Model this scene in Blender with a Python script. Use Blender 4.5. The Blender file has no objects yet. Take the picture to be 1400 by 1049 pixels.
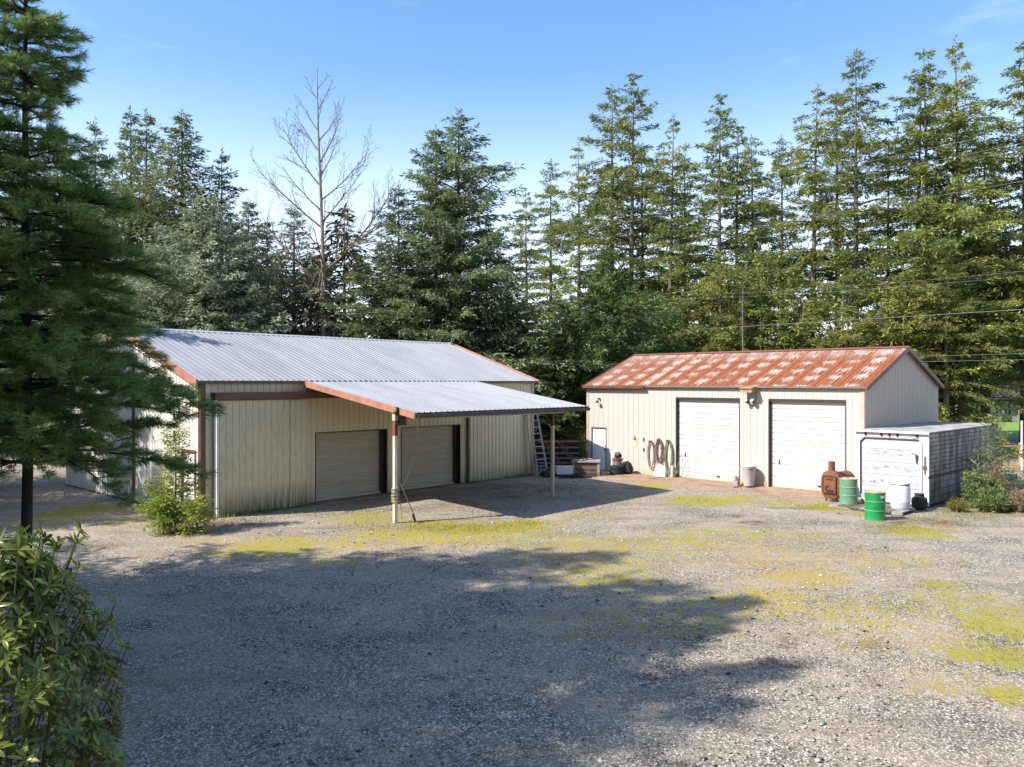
import bpy, math, random
import numpy as np
from mathutils import Vector, Matrix
R = math.radians
F, H, HZ = 1085.0, 4.3, 522.0          # focal length and horizon of the photo, eye height
scn = bpy.context.scene
col = scn.collection

def gp(px, py):                         # photo point on the ground -> x, y in metres
    d = F*H/(py-HZ); return ((px-700)/F*d, d)
def hz(py, d): return H-(py-HZ)/F*d     # height of a photo row at a distance

# ------------------------------------------------------------------ helpers
def tag(o, label=None, cat=None, group=None, kind=None):
    if label: o['label'] = label
    if cat: o['category'] = cat
    if group: o['group'] = group
    if kind: o['kind'] = kind
    return o
def empty(name, loc, rz, label, cat, group=None):
    o = bpy.data.objects.new(name, None); col.objects.link(o)
    o.location = loc; o.rotation_euler = (0, 0, rz); o.empty_display_size = .2
    return tag(o, label, cat, group)
def copy_tree(o, parent=None):
    c = o.copy(); col.objects.link(c); c.parent = parent
    for ch in list(o.children): copy_tree(ch, c)
    return c

class MB:
    def __init__(s): s.v=[]; s.f=[]; s.m=[]; s.xf=None
    def add(s, vs, fs, m=0):
        b=len(s.v)
        if s.xf is not None: vs=[s.xf@Vector(p) for p in vs]
        s.v.extend([tuple(p) for p in vs]); s.f.extend([tuple(i+b for i in f) for f in fs]); s.m.extend([m]*len(fs)); return s
    def box(s,x0,x1,y0,y1,z0,z1,m=0):
        return s.add([(x0,y0,z0),(x1,y0,z0),(x1,y1,z0),(x0,y1,z0),(x0,y0,z1),(x1,y0,z1),(x1,y1,z1),(x0,y1,z1)],
            [(0,3,2,1),(4,5,6,7),(0,1,5,4),(1,2,6,5),(2,3,7,6),(3,0,4,7)],m)
    def beam(s,a,b,w,h,m=0,up=(0,0,1)):
        a=Vector(a);b=Vector(b);d=(b-a).normalized();u=Vector(up)
        if abs(d.dot(u))>.98: u=Vector((1,0,0))
        r=d.cross(u).normalized();u=r.cross(d).normalized()
        vs=[]
        for p in (a,b):
            for sx,sy in((-1,-1),(1,-1),(1,1),(-1,1)): vs.append(p+r*sx*w/2+u*sy*h/2)
        return s.add(vs,[(0,3,2,1),(4,5,6,7),(0,1,5,4),(1,2,6,5),(2,3,7,6),(3,0,4,7)],m)
    def tube(s,pts,r,n=8,m=0,cap=True):
        pts=[Vector(p) for p in pts]; k=len(pts)
        rs=r if isinstance(r,(list,tuple)) else [r]*k
        vs=[]; prev=None
        for i,p in enumerate(pts):
            d=(pts[min(i+1,k-1)]-pts[max(i-1,0)])
            d=d.normalized() if d.length>1e-9 else Vector((0,0,1))
            if prev is None:
                a=Vector((0,0,1)) if abs(d.z)<.9 else Vector((1,0,0)); x=d.cross(a).normalized()
            else:
                x=(prev-d*prev.dot(d)); x=x.normalized() if x.length>1e-6 else d.orthogonal().normalized()
            prev=x; y=d.cross(x)
            for j in range(n):
                t=2*math.pi*j/n; vs.append(p+(x*math.cos(t)+y*math.sin(t))*rs[i])
        fs=[(i*n+j,i*n+(j+1)%n,(i+1)*n+(j+1)%n,(i+1)*n+j) for i in range(k-1) for j in range(n)]
        if cap: fs+= [tuple(range(n-1,-1,-1)), tuple((k-1)*n+j for j in range(n))]
        return s.add(vs,fs,m)
    def lathe(s,prof,n=24,c=(0,0,0),m=0,sy=1.0):
        vs=[]
        for r,z in prof:
            for j in range(n):
                t=2*math.pi*j/n; vs.append((c[0]+r*math.cos(t),c[1]+sy*r*math.sin(t),c[2]+z))
        k=len(prof)
        fs=[(i*n+j,i*n+(j+1)%n,(i+1)*n+(j+1)%n,(i+1)*n+j) for i in range(k-1) for j in range(n)]
        fs+= [tuple(range(n-1,-1,-1)), tuple((k-1)*n+j for j in range(n))]
        return s.add(vs,fs,m)
    def sheet(s,O,U,V,N,u0,u1,vb,vt,op=(),sp=.23,rw=.04,rh=.02,m=0,back=None,sl=.012,minor=False):
        """ribbed sheet: ribs along V, spaced along U, cut round the openings (u0,u1,v0,v1)"""
        O=Vector(O);U=Vector(U);V=Vector(V);N=Vector(N)
        top=vt if callable(vt) else (lambda u:vt)
        bot=vb if callable(vb) else (lambda u:vb)
        br={u0,u1}
        for o in op: br|={min(max(o[0],u0),u1),min(max(o[1],u0),u1)}
        k=int((u1-u0)/sp)
        prof=[(u0,0.)]
        for i in range(k+1):
            c=u0+sp*(i+.5)
            if c+rw/2+sl<u1-.003:
                prof+=[(c-rw/2-sl,0),(c-rw/2,rh),(c+rw/2,rh),(c+rw/2+sl,0)]
                if minor and c+sp*.5+.02<u1:
                    q=c+sp*.36;  prof+=[(q-.012,0),(q,rh*.3),(q+.012,0)]
                    q=c+sp*.64;  prof+=[(q-.012,0),(q,rh*.3),(q+.012,0)]
        prof.append((u1,0.))
        for b in br:
            if b in(u0,u1): continue
            for i in range(len(prof)-1):
                a,c=prof[i],prof[i+1]
                if a[0]<b<c[0]:
                    t=(b-a[0])/(c[0]-a[0]); prof.insert(i+1,(b,a[1]+t*(c[1]-a[1]))); break
        for (ua,ha),(ub,hb) in zip(prof[:-1],prof[1:]):
            if ub-ua<1e-6: continue
            mid=(ua+ub)/2; iv=[(None,None)]
            cuts=sorted([(o[2],o[3]) for o in op if o[0]-1e-6<=mid<=o[1]+1e-6])
            segs=[];cur='b'
            for c0,c1 in cuts:
                if cur=='b' and c0<=bot(mid)+1e-6: cur=c1; continue
                segs.append((cur,c0)); cur=c1
            segs.append((cur,'t'))
            for lo,hi in segs:
                la=bot(ua) if lo=='b' else lo; lb=bot(ub) if lo=='b' else lo
                ta=top(ua) if hi=='t' else hi; tb=top(ub) if hi=='t' else hi
                s.add([O+U*ua+V*la+N*ha,O+U*ub+V*lb+N*hb,O+U*ub+V*tb+N*hb,O+U*ua+V*ta+N*ha],[(0,1,2,3)],m)
        return s
    def build(s,name,mats,parent=None,smooth=False,loc=None,rz=0,bevel=0):
        me=bpy.data.meshes.new(name); me.from_pydata(s.v,[],s.f); 
        if not isinstance(mats,(list,tuple)): mats=[mats]
        for m in mats: me.materials.append(m)
        me.polygons.foreach_set('material_index',s.m); me.update()
        o=bpy.data.objects.new(name,me); col.objects.link(o); o.parent=parent
        if loc is not None: o.location=loc; o.rotation_euler=(0,0,rz)
        if smooth:
            me.polygons.foreach_set('use_smooth',[True]*len(s.f))
            me.set_sharp_from_angle(angle=R(35))
        if bevel:
            b=o.modifiers.new('bevel','BEVEL'); b.width=bevel; b.segments=2; b.limit_method='ANGLE'
        return o

def mesh_np(name, V, Fq, mi, mats, parent=None, loc=None, rz=0, attrs=None):
    """V (n,3), Fq (m,k) one face size; mi (m,)"""
    me=bpy.data.meshes.new(name); n=len(V); m,k=Fq.shape
    me.vertices.add(n); me.vertices.foreach_set('co',np.asarray(V,np.float32).ravel())
    me.loops.add(m*k); me.loops.foreach_set('vertex_index',Fq.astype(np.int32).ravel())
    me.polygons.add(m); me.polygons.foreach_set('loop_start',np.arange(0,m*k,k,dtype=np.int32))
    for q in mats: me.materials.append(q)
    if mi is not None: me.polygons.foreach_set('material_index',np.asarray(mi,np.int32))
    if attrs:
        for an,av in attrs.items():
            a=me.attributes.new(an,'FLOAT','POINT'); a.data.foreach_set('value',av.astype(np.float32))
    me.update(calc_edges=True); me.validate()
    o=bpy.data.objects.new(name,me); col.objects.link(o); o.parent=parent
    if loc is not None: o.location=loc; o.rotation_euler=(0,0,rz)
    return o

# ------------------------------------------------------------------ materials
class NT:
    def __init__(s,name):
        s.mat=bpy.data.materials.new(name); s.mat.use_nodes=True; s.t=s.mat.node_tree; s.t.nodes.clear()
        s.out=s.t.nodes.new('ShaderNodeOutputMaterial')
    def n(s,ty,ins=None,**kw):
        nd=s.t.nodes.new('ShaderNode'+ty)
        for k,v in kw.items(): setattr(nd,k,v)
        for k,v in (ins or {}).items(): s.put(nd.inputs[k],v)
        return nd
    def put(s,sock,v):
        if hasattr(v,'is_linked') or isinstance(v,bpy.types.NodeSocket): s.t.links.new(v,sock)
        elif isinstance(v,(tuple,list)) and len(v)==3 and sock.type=='RGBA': sock.default_value=(*v,1)
        else: sock.default_value=v
    def math(s,op,a,b=None,clamp=False):
        nd=s.t.nodes.new('ShaderNodeMath'); nd.operation=op; nd.use_clamp=clamp; s.put(nd.inputs[0],a)
        if b is not None: s.put(nd.inputs[1],b)
        return nd.outputs[0]
    def mix(s,f,a,b,mode='MIX'):
        nd=s.t.nodes.new('ShaderNodeMix'); nd.data_type='RGBA'; nd.blend_type=mode
        s.put(nd.inputs[0],f); s.put(nd.inputs[6],a); s.put(nd.inputs[7],b); return nd.outputs[2]
    def ramp(s,f,*st):
        nd=s.t.nodes.new('ShaderNodeValToRGB'); e=nd.color_ramp.elements
        while len(e)<len(st): e.new(.5)
        for i,(p,c) in enumerate(st):
            e[i].position=p; e[i].color=(*c,1) if isinstance(c,(tuple,list)) else (c,c,c,1)
        s.put(nd.inputs[0],f); return nd.outputs[0]
    def coord(s,kind='Object',scale=None):
        o=s.n('TexCoord').outputs[kind]
        if scale: return s.n('Mapping',{'Vector':o,'Scale':scale}).outputs[0]
        return o
    def noise(s,vec,scale,detail=4,rough=.6,out='Fac'):
        return s.n('TexNoise',{'Vector':vec,'Scale':scale,'Detail':detail,'Roughness':rough}).outputs[out]
    def bsdf(s,colr,rough=.6,metal=0.,normal=None,spec=None,**kw):
        ins={'Base Color':colr,'Roughness':rough,'Metallic':metal}
        if normal is not None: ins['Normal']=normal
        if spec is not None: ins['Specular IOR Level']=spec
        b=s.n('BsdfPrincipled',ins); s.t.links.new(b.outputs[0],s.out.inputs[0]); return b
    def bump(s,h,strength=.3,dist=.01):
        return s.n('Bump',{'Height':h,'Strength':strength,'Distance':dist}).outputs[0]

def simple(name,c,rough=.6,metal=0.,var=.25,scale=6,bump=.15,c2=None,spec=None,stretch=(1,1,1)):
    m=NT(name); v=m.coord('Object',stretch); n1=m.noise(v,scale,5,.65); n2=m.noise(v,scale*9,3,.6)
    c2=c2 or tuple(x*(1-var) for x in c)
    f=m.ramp(n1,(.38,0),(.64,1)); cc=m.mix(f,c,c2)
    cc=m.mix(m.math('MULTIPLY',n2,var*.8),cc,tuple(x*.45 for x in c))
    m.bsdf(cc,rough,metal,m.bump(n2,bump,.01),spec); return m.mat

def wall_mat(name,c,grime,g_h=.55,rust=None,rough=.45,amount=1.,blotch=.2):
    m=NT(name); v=m.coord(); z=m.n('SeparateXYZ',{'Vector':v}).outputs[2]
    st=m.noise(m.coord('Object',(5,5,.35)),1.6,5,.7); blo=m.noise(v,.7,4,.6)
    fine=m.noise(m.coord('Object',(9,9,1.2)),3,5,.7)
    cc=m.mix(m.ramp(blo,(.4,0),(.7,blotch)),c,tuple(x*.72 for x in c))
    cc=m.mix(m.ramp(fine,(.5,0),(.78,.35*amount)),cc,grime)
    hgt=m.math('SUBTRACT',1.,m.math('DIVIDE',z,g_h),True)
    g=m.math('MULTIPLY',m.math('POWER',hgt,.9),m.ramp(st,(.3,.15),(.62,1)))
    cc=m.mix(m.math('MULTIPLY',g,amount,True),cc,grime)
    if rust:
        h2=m.math('SUBTRACT',1.,m.math('DIVIDE',z,.32),True)
        cc=m.mix(m.math('MULTIPLY',h2,m.ramp(fine,(.35,.1),(.6,.9)),True),cc,rust)
    m.bsdf(cc,rough,0,m.bump(blo,.1,.02)); return m.mat

def leaf_mat(name,dark,light,hi=None,trans=.35,rough=.55,nscale=.35,wood=False,spec=.3):
    m=NT(name); rnd=m.n('NewGeometry').outputs['Random Per Island']
    oi=m.n('ObjectInfo').outputs['Random']
    n=m.noise(m.coord(),nscale,3,.6)
    f=m.math('ADD',m.math('MULTIPLY',rnd,.55),m.math('MULTIPLY',m.ramp(n,(.35,0),(.65,1)),.45))
    if hi: c=m.ramp(f,(0,dark),(.6,light),(1,hi))
    else: c=m.mix(f,dark,light)
    c=m.n('HueSaturation',{'Hue':m.math('ADD',.488,m.math('MULTIPLY',oi,.024)),'Saturation':1.,'Value':m.math('ADD',.85,m.math('MULTIPLY',oi,.3)),'Color':c}).outputs[0]
    b=m.n('BsdfPrincipled',{'Base Color':c,'Roughness':rough,'Specular IOR Level':spec})
    t=m.n('BsdfTranslucent',{'Color':m.mix(.5,c,light)})
    x=m.n('MixShader',{0:trans,1:b.outputs[0],2:t.outputs[0]}); m.t.links.new(x.outputs[0],m.out.inputs[0]); return m.mat

M={}
# gravel yard with moss and dirt
def gravel():
    m=NT('gravel'); v=m.coord()
    wv=m.n('VectorMath',{0:v,1:m.n('VectorMath',{0:m.noise(v,30,2,.5,'Color'),3:.02},operation='SCALE').outputs[0]},operation='ADD').outputs[0]
    vo=m.n('TexVoronoi',{'Vector':wv,'Scale':34.}); v2=m.n('TexVoronoi',{'Vector':wv,'Scale':17.})
    bw=m.n('RGBToBW',{0:vo.outputs['Color']}).outputs[0]; bw2=m.n('RGBToBW',{0:v2.outputs['Color']}).outputs[0]
    g=m.ramp(bw,(.16,(.03,.027,.024)),(.42,(.20,.183,.165)),(.62,(.48,.445,.40)),(.86,(.93,.87,.79)))
    g2=m.ramp(bw2,(.2,(.12,.11,.10)),(.8,(.64,.585,.52)))
    c=m.mix(m.ramp(m.noise(v,1.1,3,.6),(.35,.12),(.65,.55)),g,g2)
    c=m.mix(m.ramp(vo.outputs['Distance'],(.3,0),(.7,.75)),c,(.035,.032,.03))
    big=m.noise(v,.55,5,.62); med=m.noise(v,2.3,5,.65); fin=m.noise(v,9,4,.7)
    c=m.mix(m.ramp(big,(.34,.0),(.62,.5)),c,(.47,.40,.31))
    c=m.mix(m.ramp(med,(.55,0),(.75,.4)),c,(.10,.085,.07))
    trk=m.noise(m.coord('Object',(.22,1.3,1)),.9,4,.6); c=m.mix(m.ramp(trk,(.50,0),(.68,.38)),c,(.17,.135,.10))
    at=lambda n: m.n('Attribute',attribute_name=n).outputs['Fac']
    br=m.math('ADD',m.math('MULTIPLY',m.math('SUBTRACT',med,.5),1.7),m.math('MULTIPLY',m.math('SUBTRACT',fin,.5),1.8))
    def msk(a,lo=.32,hi=.72):
        return m.ramp(m.math('ADD',a,m.math('MULTIPLY',br,m.math('MINIMUM',m.math('MULTIPLY',a,2.5),1.))),(lo,0),(hi,1))
    dirt=msk(at('dirt')); c=m.mix(m.math('MULTIPLY',dirt,.8),c,m.mix(fin,(.17,.10,.055),(.05,.035,.022)))
    clay=msk(at('clay')); c=m.mix(m.math('MULTIPLY',clay,.75),c,m.mix(fin,(.46,.29,.16),(.28,.15,.08)))
    moss=msk(at('moss'),.26,.62); mc=m.mix(fin,(.12,.115,.02),(.45,.40,.045))
    c=m.mix(m.math('MULTIPLY',moss,.85),c,mc)
    gold=msk(at('gold'),.26,.70); c=m.mix(m.math('MULTIPLY',gold,.75),c,m.mix(fin,(.26,.19,.045),(.5,.38,.10)))
    c=m.mix(1.,c,(1.,.957,.885),'MULTIPLY')
    hgt=m.math('ADD',m.math('MULTIPLY',m.math('SUBTRACT',1.,vo.outputs['Distance']),.6),m.math('MULTIPLY',bw,.6))
    hgt=m.math('MULTIPLY',hgt,m.math('SUBTRACT',1.,m.math('MULTIPLY',moss,.5)))
    m.bsdf(c,.9,0,m.bump(hgt,.75,.02),.15); return m.mat
M['gravel']=gravel()
M['forest_floor']=simple('forest_floor',(.09,.08,.035),.95,0,.5,.6,.5,(.05,.075,.02))
M['lawn']=simple('lawn',(.16,.26,.035),.9,0,.3,1.5,.6,(.22,.30,.05))
M['verge']=simple('verge',(.12,.13,.04),.95,0,.4,.8,.5,(.25,.17,.09))
M['mulch']=simple('mulch',(.23,.16,.10),.95,0,.6,3,.8,(.36,.29,.2))
M['concrete']=simple('concrete',(.38,.27,.18),.85,0,.4,1.6,.4,(.22,.13,.07))
# buildings
M['barn_wall']=wall_mat('barn_wall',(.68,.585,.38),(.11,.11,.055),.7,None,.42,.9,.35)
M['gable_wall']=wall_mat('gable_wall',(.76,.72,.64),(.2,.19,.13),.4,None,.42,.5)
M['slide_door']=wall_mat('slide_door',(.68,.585,.375),(.085,.08,.035),.95,None,.4,1.2,.3)
M['roller']=simple('roller',(.50,.44,.34),.45,0,.18,1.2,.05,stretch=(.2,.2,4))
M['shed_wall']=wall_mat('shed_wall',(.53,.46,.405),(.5,.38,.24),.5,(.62,.36,.13),.45,.45,.12)
M['shed_door']=wall_mat('shed_door',(.60,.60,.59),(.42,.40,.36),.3,(.68,.40,.15),.35,.35,.05)
M['white_paint']=simple('white_paint',(.84,.83,.82),.4,0,.08,2,.05)
M['brown_trim']=simple('brown_trim',(.17,.065,.04),.5,0,.3,3,.1,(.10,.045,.035))
M['copper_trim']=simple('copper_trim',(.46,.22,.145),.5,0,.25,3,.1,(.34,.15,.10))
M['pale_trim']=simple('pale_trim',(.55,.33,.25),.5,0,.25,3,.1,(.66,.50,.42))
M['beige_steel']=simple('beige_steel',(.52,.46,.35),.45,0,.2,3,.08)
M['dark']=simple('dark_gap',(.02,.017,.015),.8)
M['dark_steel']=simple('dark_steel',(.06,.045,.04),.55,.2,.3,6,.1)
def roof_grey():
    m=NT('grey_metal_roof'); v=m.coord(); n=m.noise(m.coord('Object',(1.2,.25,.25)),1.1,5,.65); n2=m.noise(v,6,5,.7)
    c=m.mix(m.ramp(n,(.35,0),(.7,1)),(.27,.28,.305),(.20,.21,.23))
    c=m.mix(m.ramp(n2,(.55,0),(.8,.4)),c,(.2,.2,.2)); m.bsdf(c,.55,.1,m.bump(n2,.06,.01),.3); return m.mat
M['roof_grey']=roof_grey()
def roof_rust():
    m=NT('rusty_roof'); o=m.coord(); sx=m.n('SeparateXYZ',{'Vector':o}); x,y=sx.outputs[0],sx.outputs[1]
    nz=m.noise(m.coord('Object',(1,3.5,1)),1.4,5,.7); nf=m.noise(m.coord('Object',(.9,9,.9)),3.2,5,.7)
    ng=m.noise(o,14,4,.7); nb=m.noise(o,.45,2,.5)
    yy=m.math('ADD',y,m.math('MULTIPLY',m.math('SUBTRACT',nf,.5),.22))
    u=m.math('FRACT',m.math('DIVIDE',yy,.96)); row=m.math('FLOOR',m.math('DIVIDE',yy,.96))
    band=m.ramp(m.math('ABSOLUTE',m.math('SUBTRACT',u,.5)),(.22,1),(.30,0))
    xs=m.math('ADD',m.math('DIVIDE',x,.86),m.math('MULTIPLY',row,.07))
    xs=m.math('ADD',xs,m.math('MULTIPLY',m.math('SUBTRACT',nf,.5),.55))
    w=m.math('ABSOLUTE',m.math('SUBTRACT',m.math('FRACT',xs),.5))
    patch=m.ramp(m.math('ADD',m.math('ADD',w,m.math('MULTIPLY',m.math('SUBTRACT',nz,.5),1.0)),m.math('ADD',m.math('MULTIPLY',m.math('SUBTRACT',nf,.5),1.3),m.math('MULTIPLY',m.math('SUBTRACT',nb,.5),.9))),(.20,0),(.36,1))
    xr=m.math('DIVIDE',m.math('SUBTRACT',x,2.7),1.5,True)
    stk=m.ramp(m.noise(m.coord('Object',(.35,7,.35)),2.4,4,.65),(.54,0),(.66,.75)); white=m.math('MULTIPLY',m.math('MAXIMUM',patch,m.math('MULTIPLY',stk,m.math('ADD',xr,.45,True))),band,True)
    white=m.math('MAXIMUM',white,m.math('MULTIPLY',xr,m.ramp(m.math('ADD',nf,m.math('MULTIPLY',u,.25)),(.5,0),(.62,1))))
    far=m.math('DIVIDE',m.math('SUBTRACT',y,10.6),2.2,True)
    white=m.math('MAXIMUM',white,m.math('MULTIPLY',m.math('MULTIPLY',far,m.math('ADD',xr,.25,True)),m.ramp(nf,(.42,0),(.56,1))))
    white=m.math('MULTIPLY',white,m.ramp(ng,(.40,.05),(.54,1)),True)
    rust=m.ramp(m.math('ADD',m.math('MULTIPLY',nf,.6),m.math('MULTIPLY',ng,.4)),(.3,(.09,.027,.010)),(.48,(.235,.066,.020)),(.62,(.33,.12,.042)),(.76,(.38,.24,.13)))
    c=m.mix(white,rust,m.mix(ng,(.42,.33,.27),(.62,.56,.52))); m.bsdf(c,.7,0,m.bump(ng,.2,.01)); return m.mat
M['roof_rust']=roof_rust()
def peel():
    m=NT('peeling_white'); v=m.coord(); n=m.noise(m.coord('Object',(1,2.2,6)),1.7,6,.7); n2=m.noise(v,16,5,.75); st=m.noise(m.coord('Object',(1,3,1)),.9,2,.5)
    z=m.n('SeparateXYZ',{'Vector':v}).outputs[2]
    rows=m.ramp(m.math('ABSOLUTE',m.math('SUBTRACT',m.math('FRACT',m.math('DIVIDE',z,.52)),.45)),(.10,1),(.30,0))
    f=m.ramp(m.math('ADD',m.math('ADD',m.math('MULTIPLY',n,.55),m.math('MULTIPLY',n2,.33)),m.math('MULTIPLY',rows,.07)),(.515,0),(.575,1))
    c=m.mix(m.math('MULTIPLY',f,.85),m.mix(m.ramp(st,(.3,0),(.7,1)),(.52,.52,.56),(.43,.43,.48)),(.16,.14,.13))
    g=m.math('SUBTRACT',1.,m.math('DIVIDE',z,.35),True); c=m.mix(m.math('MULTIPLY',g,m.ramp(n2,(.4,0),(.6,.8))),c,(.2,.15,.1))
    m.bsdf(c,.5,0,m.bump(f,.2,.004)); return m.mat
M['peel']=peel()
def box_side():
    m=NT('stained_side'); v=m.coord('Object',(2.2,1,.5)); n=m.noise(v,1.3,5,.65); n2=m.noise(m.coord('Object',(3,3,3)),4,5,.7)
    c=m.mix(m.ramp(n,(.34,0),(.56,1)),(.46,.44,.43),(.09,.08,.075)); c=m.mix(m.ramp(n2,(.5,0),(.75,.6)),c,(.10,.10,.10))
    z=m.n('SeparateXYZ',{'Vector':m.coord()}).outputs[2]
    c=m.mix(m.math('MULTIPLY',m.math('SUBTRACT',1.,m.math('DIVIDE',z,.6),True),.7),c,(.10,.12,.06))
    m.bsdf(c,.6,0,m.bump(n2,.15,.01)); return m.mat
M['box_side']=box_side()
M['box_roof']=simple('box_roof',(.50,.48,.46),.8,0,.5,1.6,.3,(.2,.18,.16))
M['rust']=simple('rust',(.24,.095,.05),.85,.1,.5,7,.4,(.17,.065,.035))
M['rust_dark']=simple('rust_dark',(.12,.055,.035),.85,.1,.5,7,.4)
M['drum_green']=simple('drum_green',(.015,.28,.075),.35,0,.2,5,.05,(.012,.20,.06))
M['drum_faded']=simple('drum_faded',(.08,.25,.13),.55,0,.3,5,.15,(.17,.27,.17))
M['drum_rust']=simple('drum_rust',(.47,.33,.22),.8,0,.4,8,.2,(.6,.5,.38))
M['plastic_white']=simple('plastic_white',(.78,.76,.74),.45,0,.1,3,.05)
M['plastic_wet']=simple('plastic_wet',(.48,.54,.6),.4,0,.15,3,.05)
M['plastic_grey']=simple('plastic_grey',(.50,.48,.48),.5,0,.12,4,.05)
M['galv']=simple('galvanised',(.48,.52,.55),.35,.6,.2,8,.05)
M['rubber']=simple('rubber',(.022,.022,.024),.75,0,.3,10,.3)
M['old_wood']=simple('old_wood',(.20,.14,.10),.85,0,.4,3,.4,(.10,.075,.055),stretch=(1,6,6))
M['grey_wood']=simple('grey_wood',(.38,.34,.30),.85,0,.4,3,.4,(.22,.19,.16),stretch=(1,6,6))
M['dark_wood']=simple('dark_wood',(.055,.035,.025),.85,0,.4,4,.4)
M['tan_wood']=simple('tan_wood',(.42,.25,.13),.8,0,.3,4,.3,(.3,.18,.1))
M['orange_wood']=simple('orange_wood',(.66,.33,.12),.7,0,.2,4,.2)
M['alu']=simple('aluminium',(.56,.53,.5),.4,.5,.15,8,.05)
M['hose_green']=simple('hose_green',(.16,.26,.15),.5,0,.3,9,.05,(.32,.38,.3))
M['hose_grey']=simple('hose_grey',(.33,.33,.26),.5,0,.3,9,.05)
M['hose_red']=simple('hose_red',(.30,.17,.16),.5,0,.4,9,.05,(.16,.17,.18))
M['cardboard']=simple('cardboard',(.42,.28,.13),.7,0,.3,5,.1)
M['glass']=simple('glass',(.03,.035,.04),.08,0,.1,2,0,spec=.6)
M['lamp_glass']=simple('lamp_glass',(.5,.5,.5),.15,0,.1,2,0)
M['house_wall']=simple('house_wall',(.28,.33,.35),.8,0,.15,1,.1)
M['house_roof']=simple('house_roof',(.055,.04,.05),.9,0,.3,2,.3)
M['stone']=simple('stone',(.40,.36,.32),.9,0,.3,4,.5)
M['brick']=simple('brick',(.36,.20,.13),.9,0,.3,8,.5)
M['wire']=simple('wire',(.2,.2,.2),.5,.3,.1,1,0)
M['rope']=simple('rope',(.42,.36,.24),.9,0,.3,20,.3)
M['chain']=simple('chain',(.20,.17,.13),.6,.5,.3,10,.1)
# bark and leaves
M['bark_fir']=simple('bark_fir',(.12,.095,.08),.95,0,.5,4,.8,(.09,.07,.055),stretch=(3,3,.6))
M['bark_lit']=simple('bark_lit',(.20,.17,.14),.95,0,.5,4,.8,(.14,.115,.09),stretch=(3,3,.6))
M['bark_dark']=simple('bark_dark',(.045,.035,.03),.95,0,.4,5,.8,stretch=(3,3,.6))
M['bark_alder']=simple('bark_alder',(.34,.28,.22),.9,0,.5,3,.5,(.16,.12,.09),stretch=(1,1,.5))
M['twig']=simple('twig',(.17,.11,.07),.9)
M['twig_pale']=simple('twig_pale',(.36,.29,.24),.9)
M['fir']=leaf_mat('fir_needles',(.035,.055,.015),(.21,.245,.065),(.47,.46,.14),.33)
M['fir_gold']=leaf_mat('fir_needles_gold',(.05,.072,.016),(.26,.285,.065),(.52,.49,.14),.34)
M['spruce']=leaf_mat('spruce_needles',(.05,.08,.036),(.19,.235,.10),(.34,.37,.18),.32)
M['spruce_blue']=leaf_mat('spruce_needles_blue',(.10,.14,.085),(.28,.32,.19),(.48,.50,.34),.3)
M['cedar']=leaf_mat('cedar_sprays',(.022,.052,.014),(.095,.150,.038),(.21,.26,.07),.28)
M['brown_fir']=leaf_mat('brown_fir_needles',(.04,.04,.02),(.10,.095,.05),(.17,.14,.09),.15)
M['pine']=leaf_mat('pine_needles',(.06,.11,.03),(.25,.35,.09),(.62,.64,.24),.45,.45,1.2)
M['rhodo']=leaf_mat('rhododendron_leaves',(.045,.085,.015),(.20,.26,.04),(.62,.58,.13),.34,.28,2.5,spec=.5)
M['young_fir']=leaf_mat('young_fir_needles',(.10,.15,.02),(.30,.36,.05),(.50,.50,.10),.35,.5,2)
M['young_spruce']=leaf_mat('young_spruce_needles',(.07,.11,.03),(.20,.26,.08),(.34,.37,.14),.3,.5,2)
M['grass']=leaf_mat('grass_blades',(.09,.11,.02),(.26,.26,.05),(.42,.36,.09),.3,.6,1.5)
M['dry']=leaf_mat('dry_twigs',(.15,.09,.05),(.38,.28,.17),None,.1)

# ------------------------------------------------------------------ ground
rng=np.random.default_rng(11)
def lattice_noise(X,Y,scale,seed):
    r=np.random.default_rng(seed); G=r.random((128,128))
    x=X/scale+31.7; y=Y/scale+17.3; xi=np.floor(x).astype(int); yi=np.floor(y).astype(int); fx=x-xi; fy=y-yi
    fx=fx*fx*(3-2*fx); fy=fy*fy*(3-2*fy)
    g=lambda a,b:G[a%128,b%128]
    return (g(xi,yi)*(1-fx)+g(xi+1,yi)*fx)*(1-fy)+(g(xi,yi+1)*(1-fx)+g(xi+1,yi+1)*fx)*fy
nx,ny=470,330
gx=np.linspace(-34,34,nx); gy=3+(44-3)*np.linspace(0,1,ny)
X,Y=np.meshgrid(gx,gy); Xf,Yf=X.ravel(),Y.ravel()
Z=(lattice_noise(Xf,Yf,2.7,1)-.5)*.045+(lattice_noise(Xf,Yf,.8,2)-.5)*.012
def patches(lst):
    a=np.zeros_like(Xf)
    for (px,py,rx,ry,w) in lst:
        cx,cy=gp(px,py); wx=rx*cy/F; wy=ry*cy*cy/(F*H)
        wob=.75+.5*lattice_noise(Xf,Yf,.9,int(px))
        q=((Xf-cx)/wx)**2+((Yf-cy)/wy)**2
        a=np.maximum(a,w*np.exp(-q/wob*.9))
    return a
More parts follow.
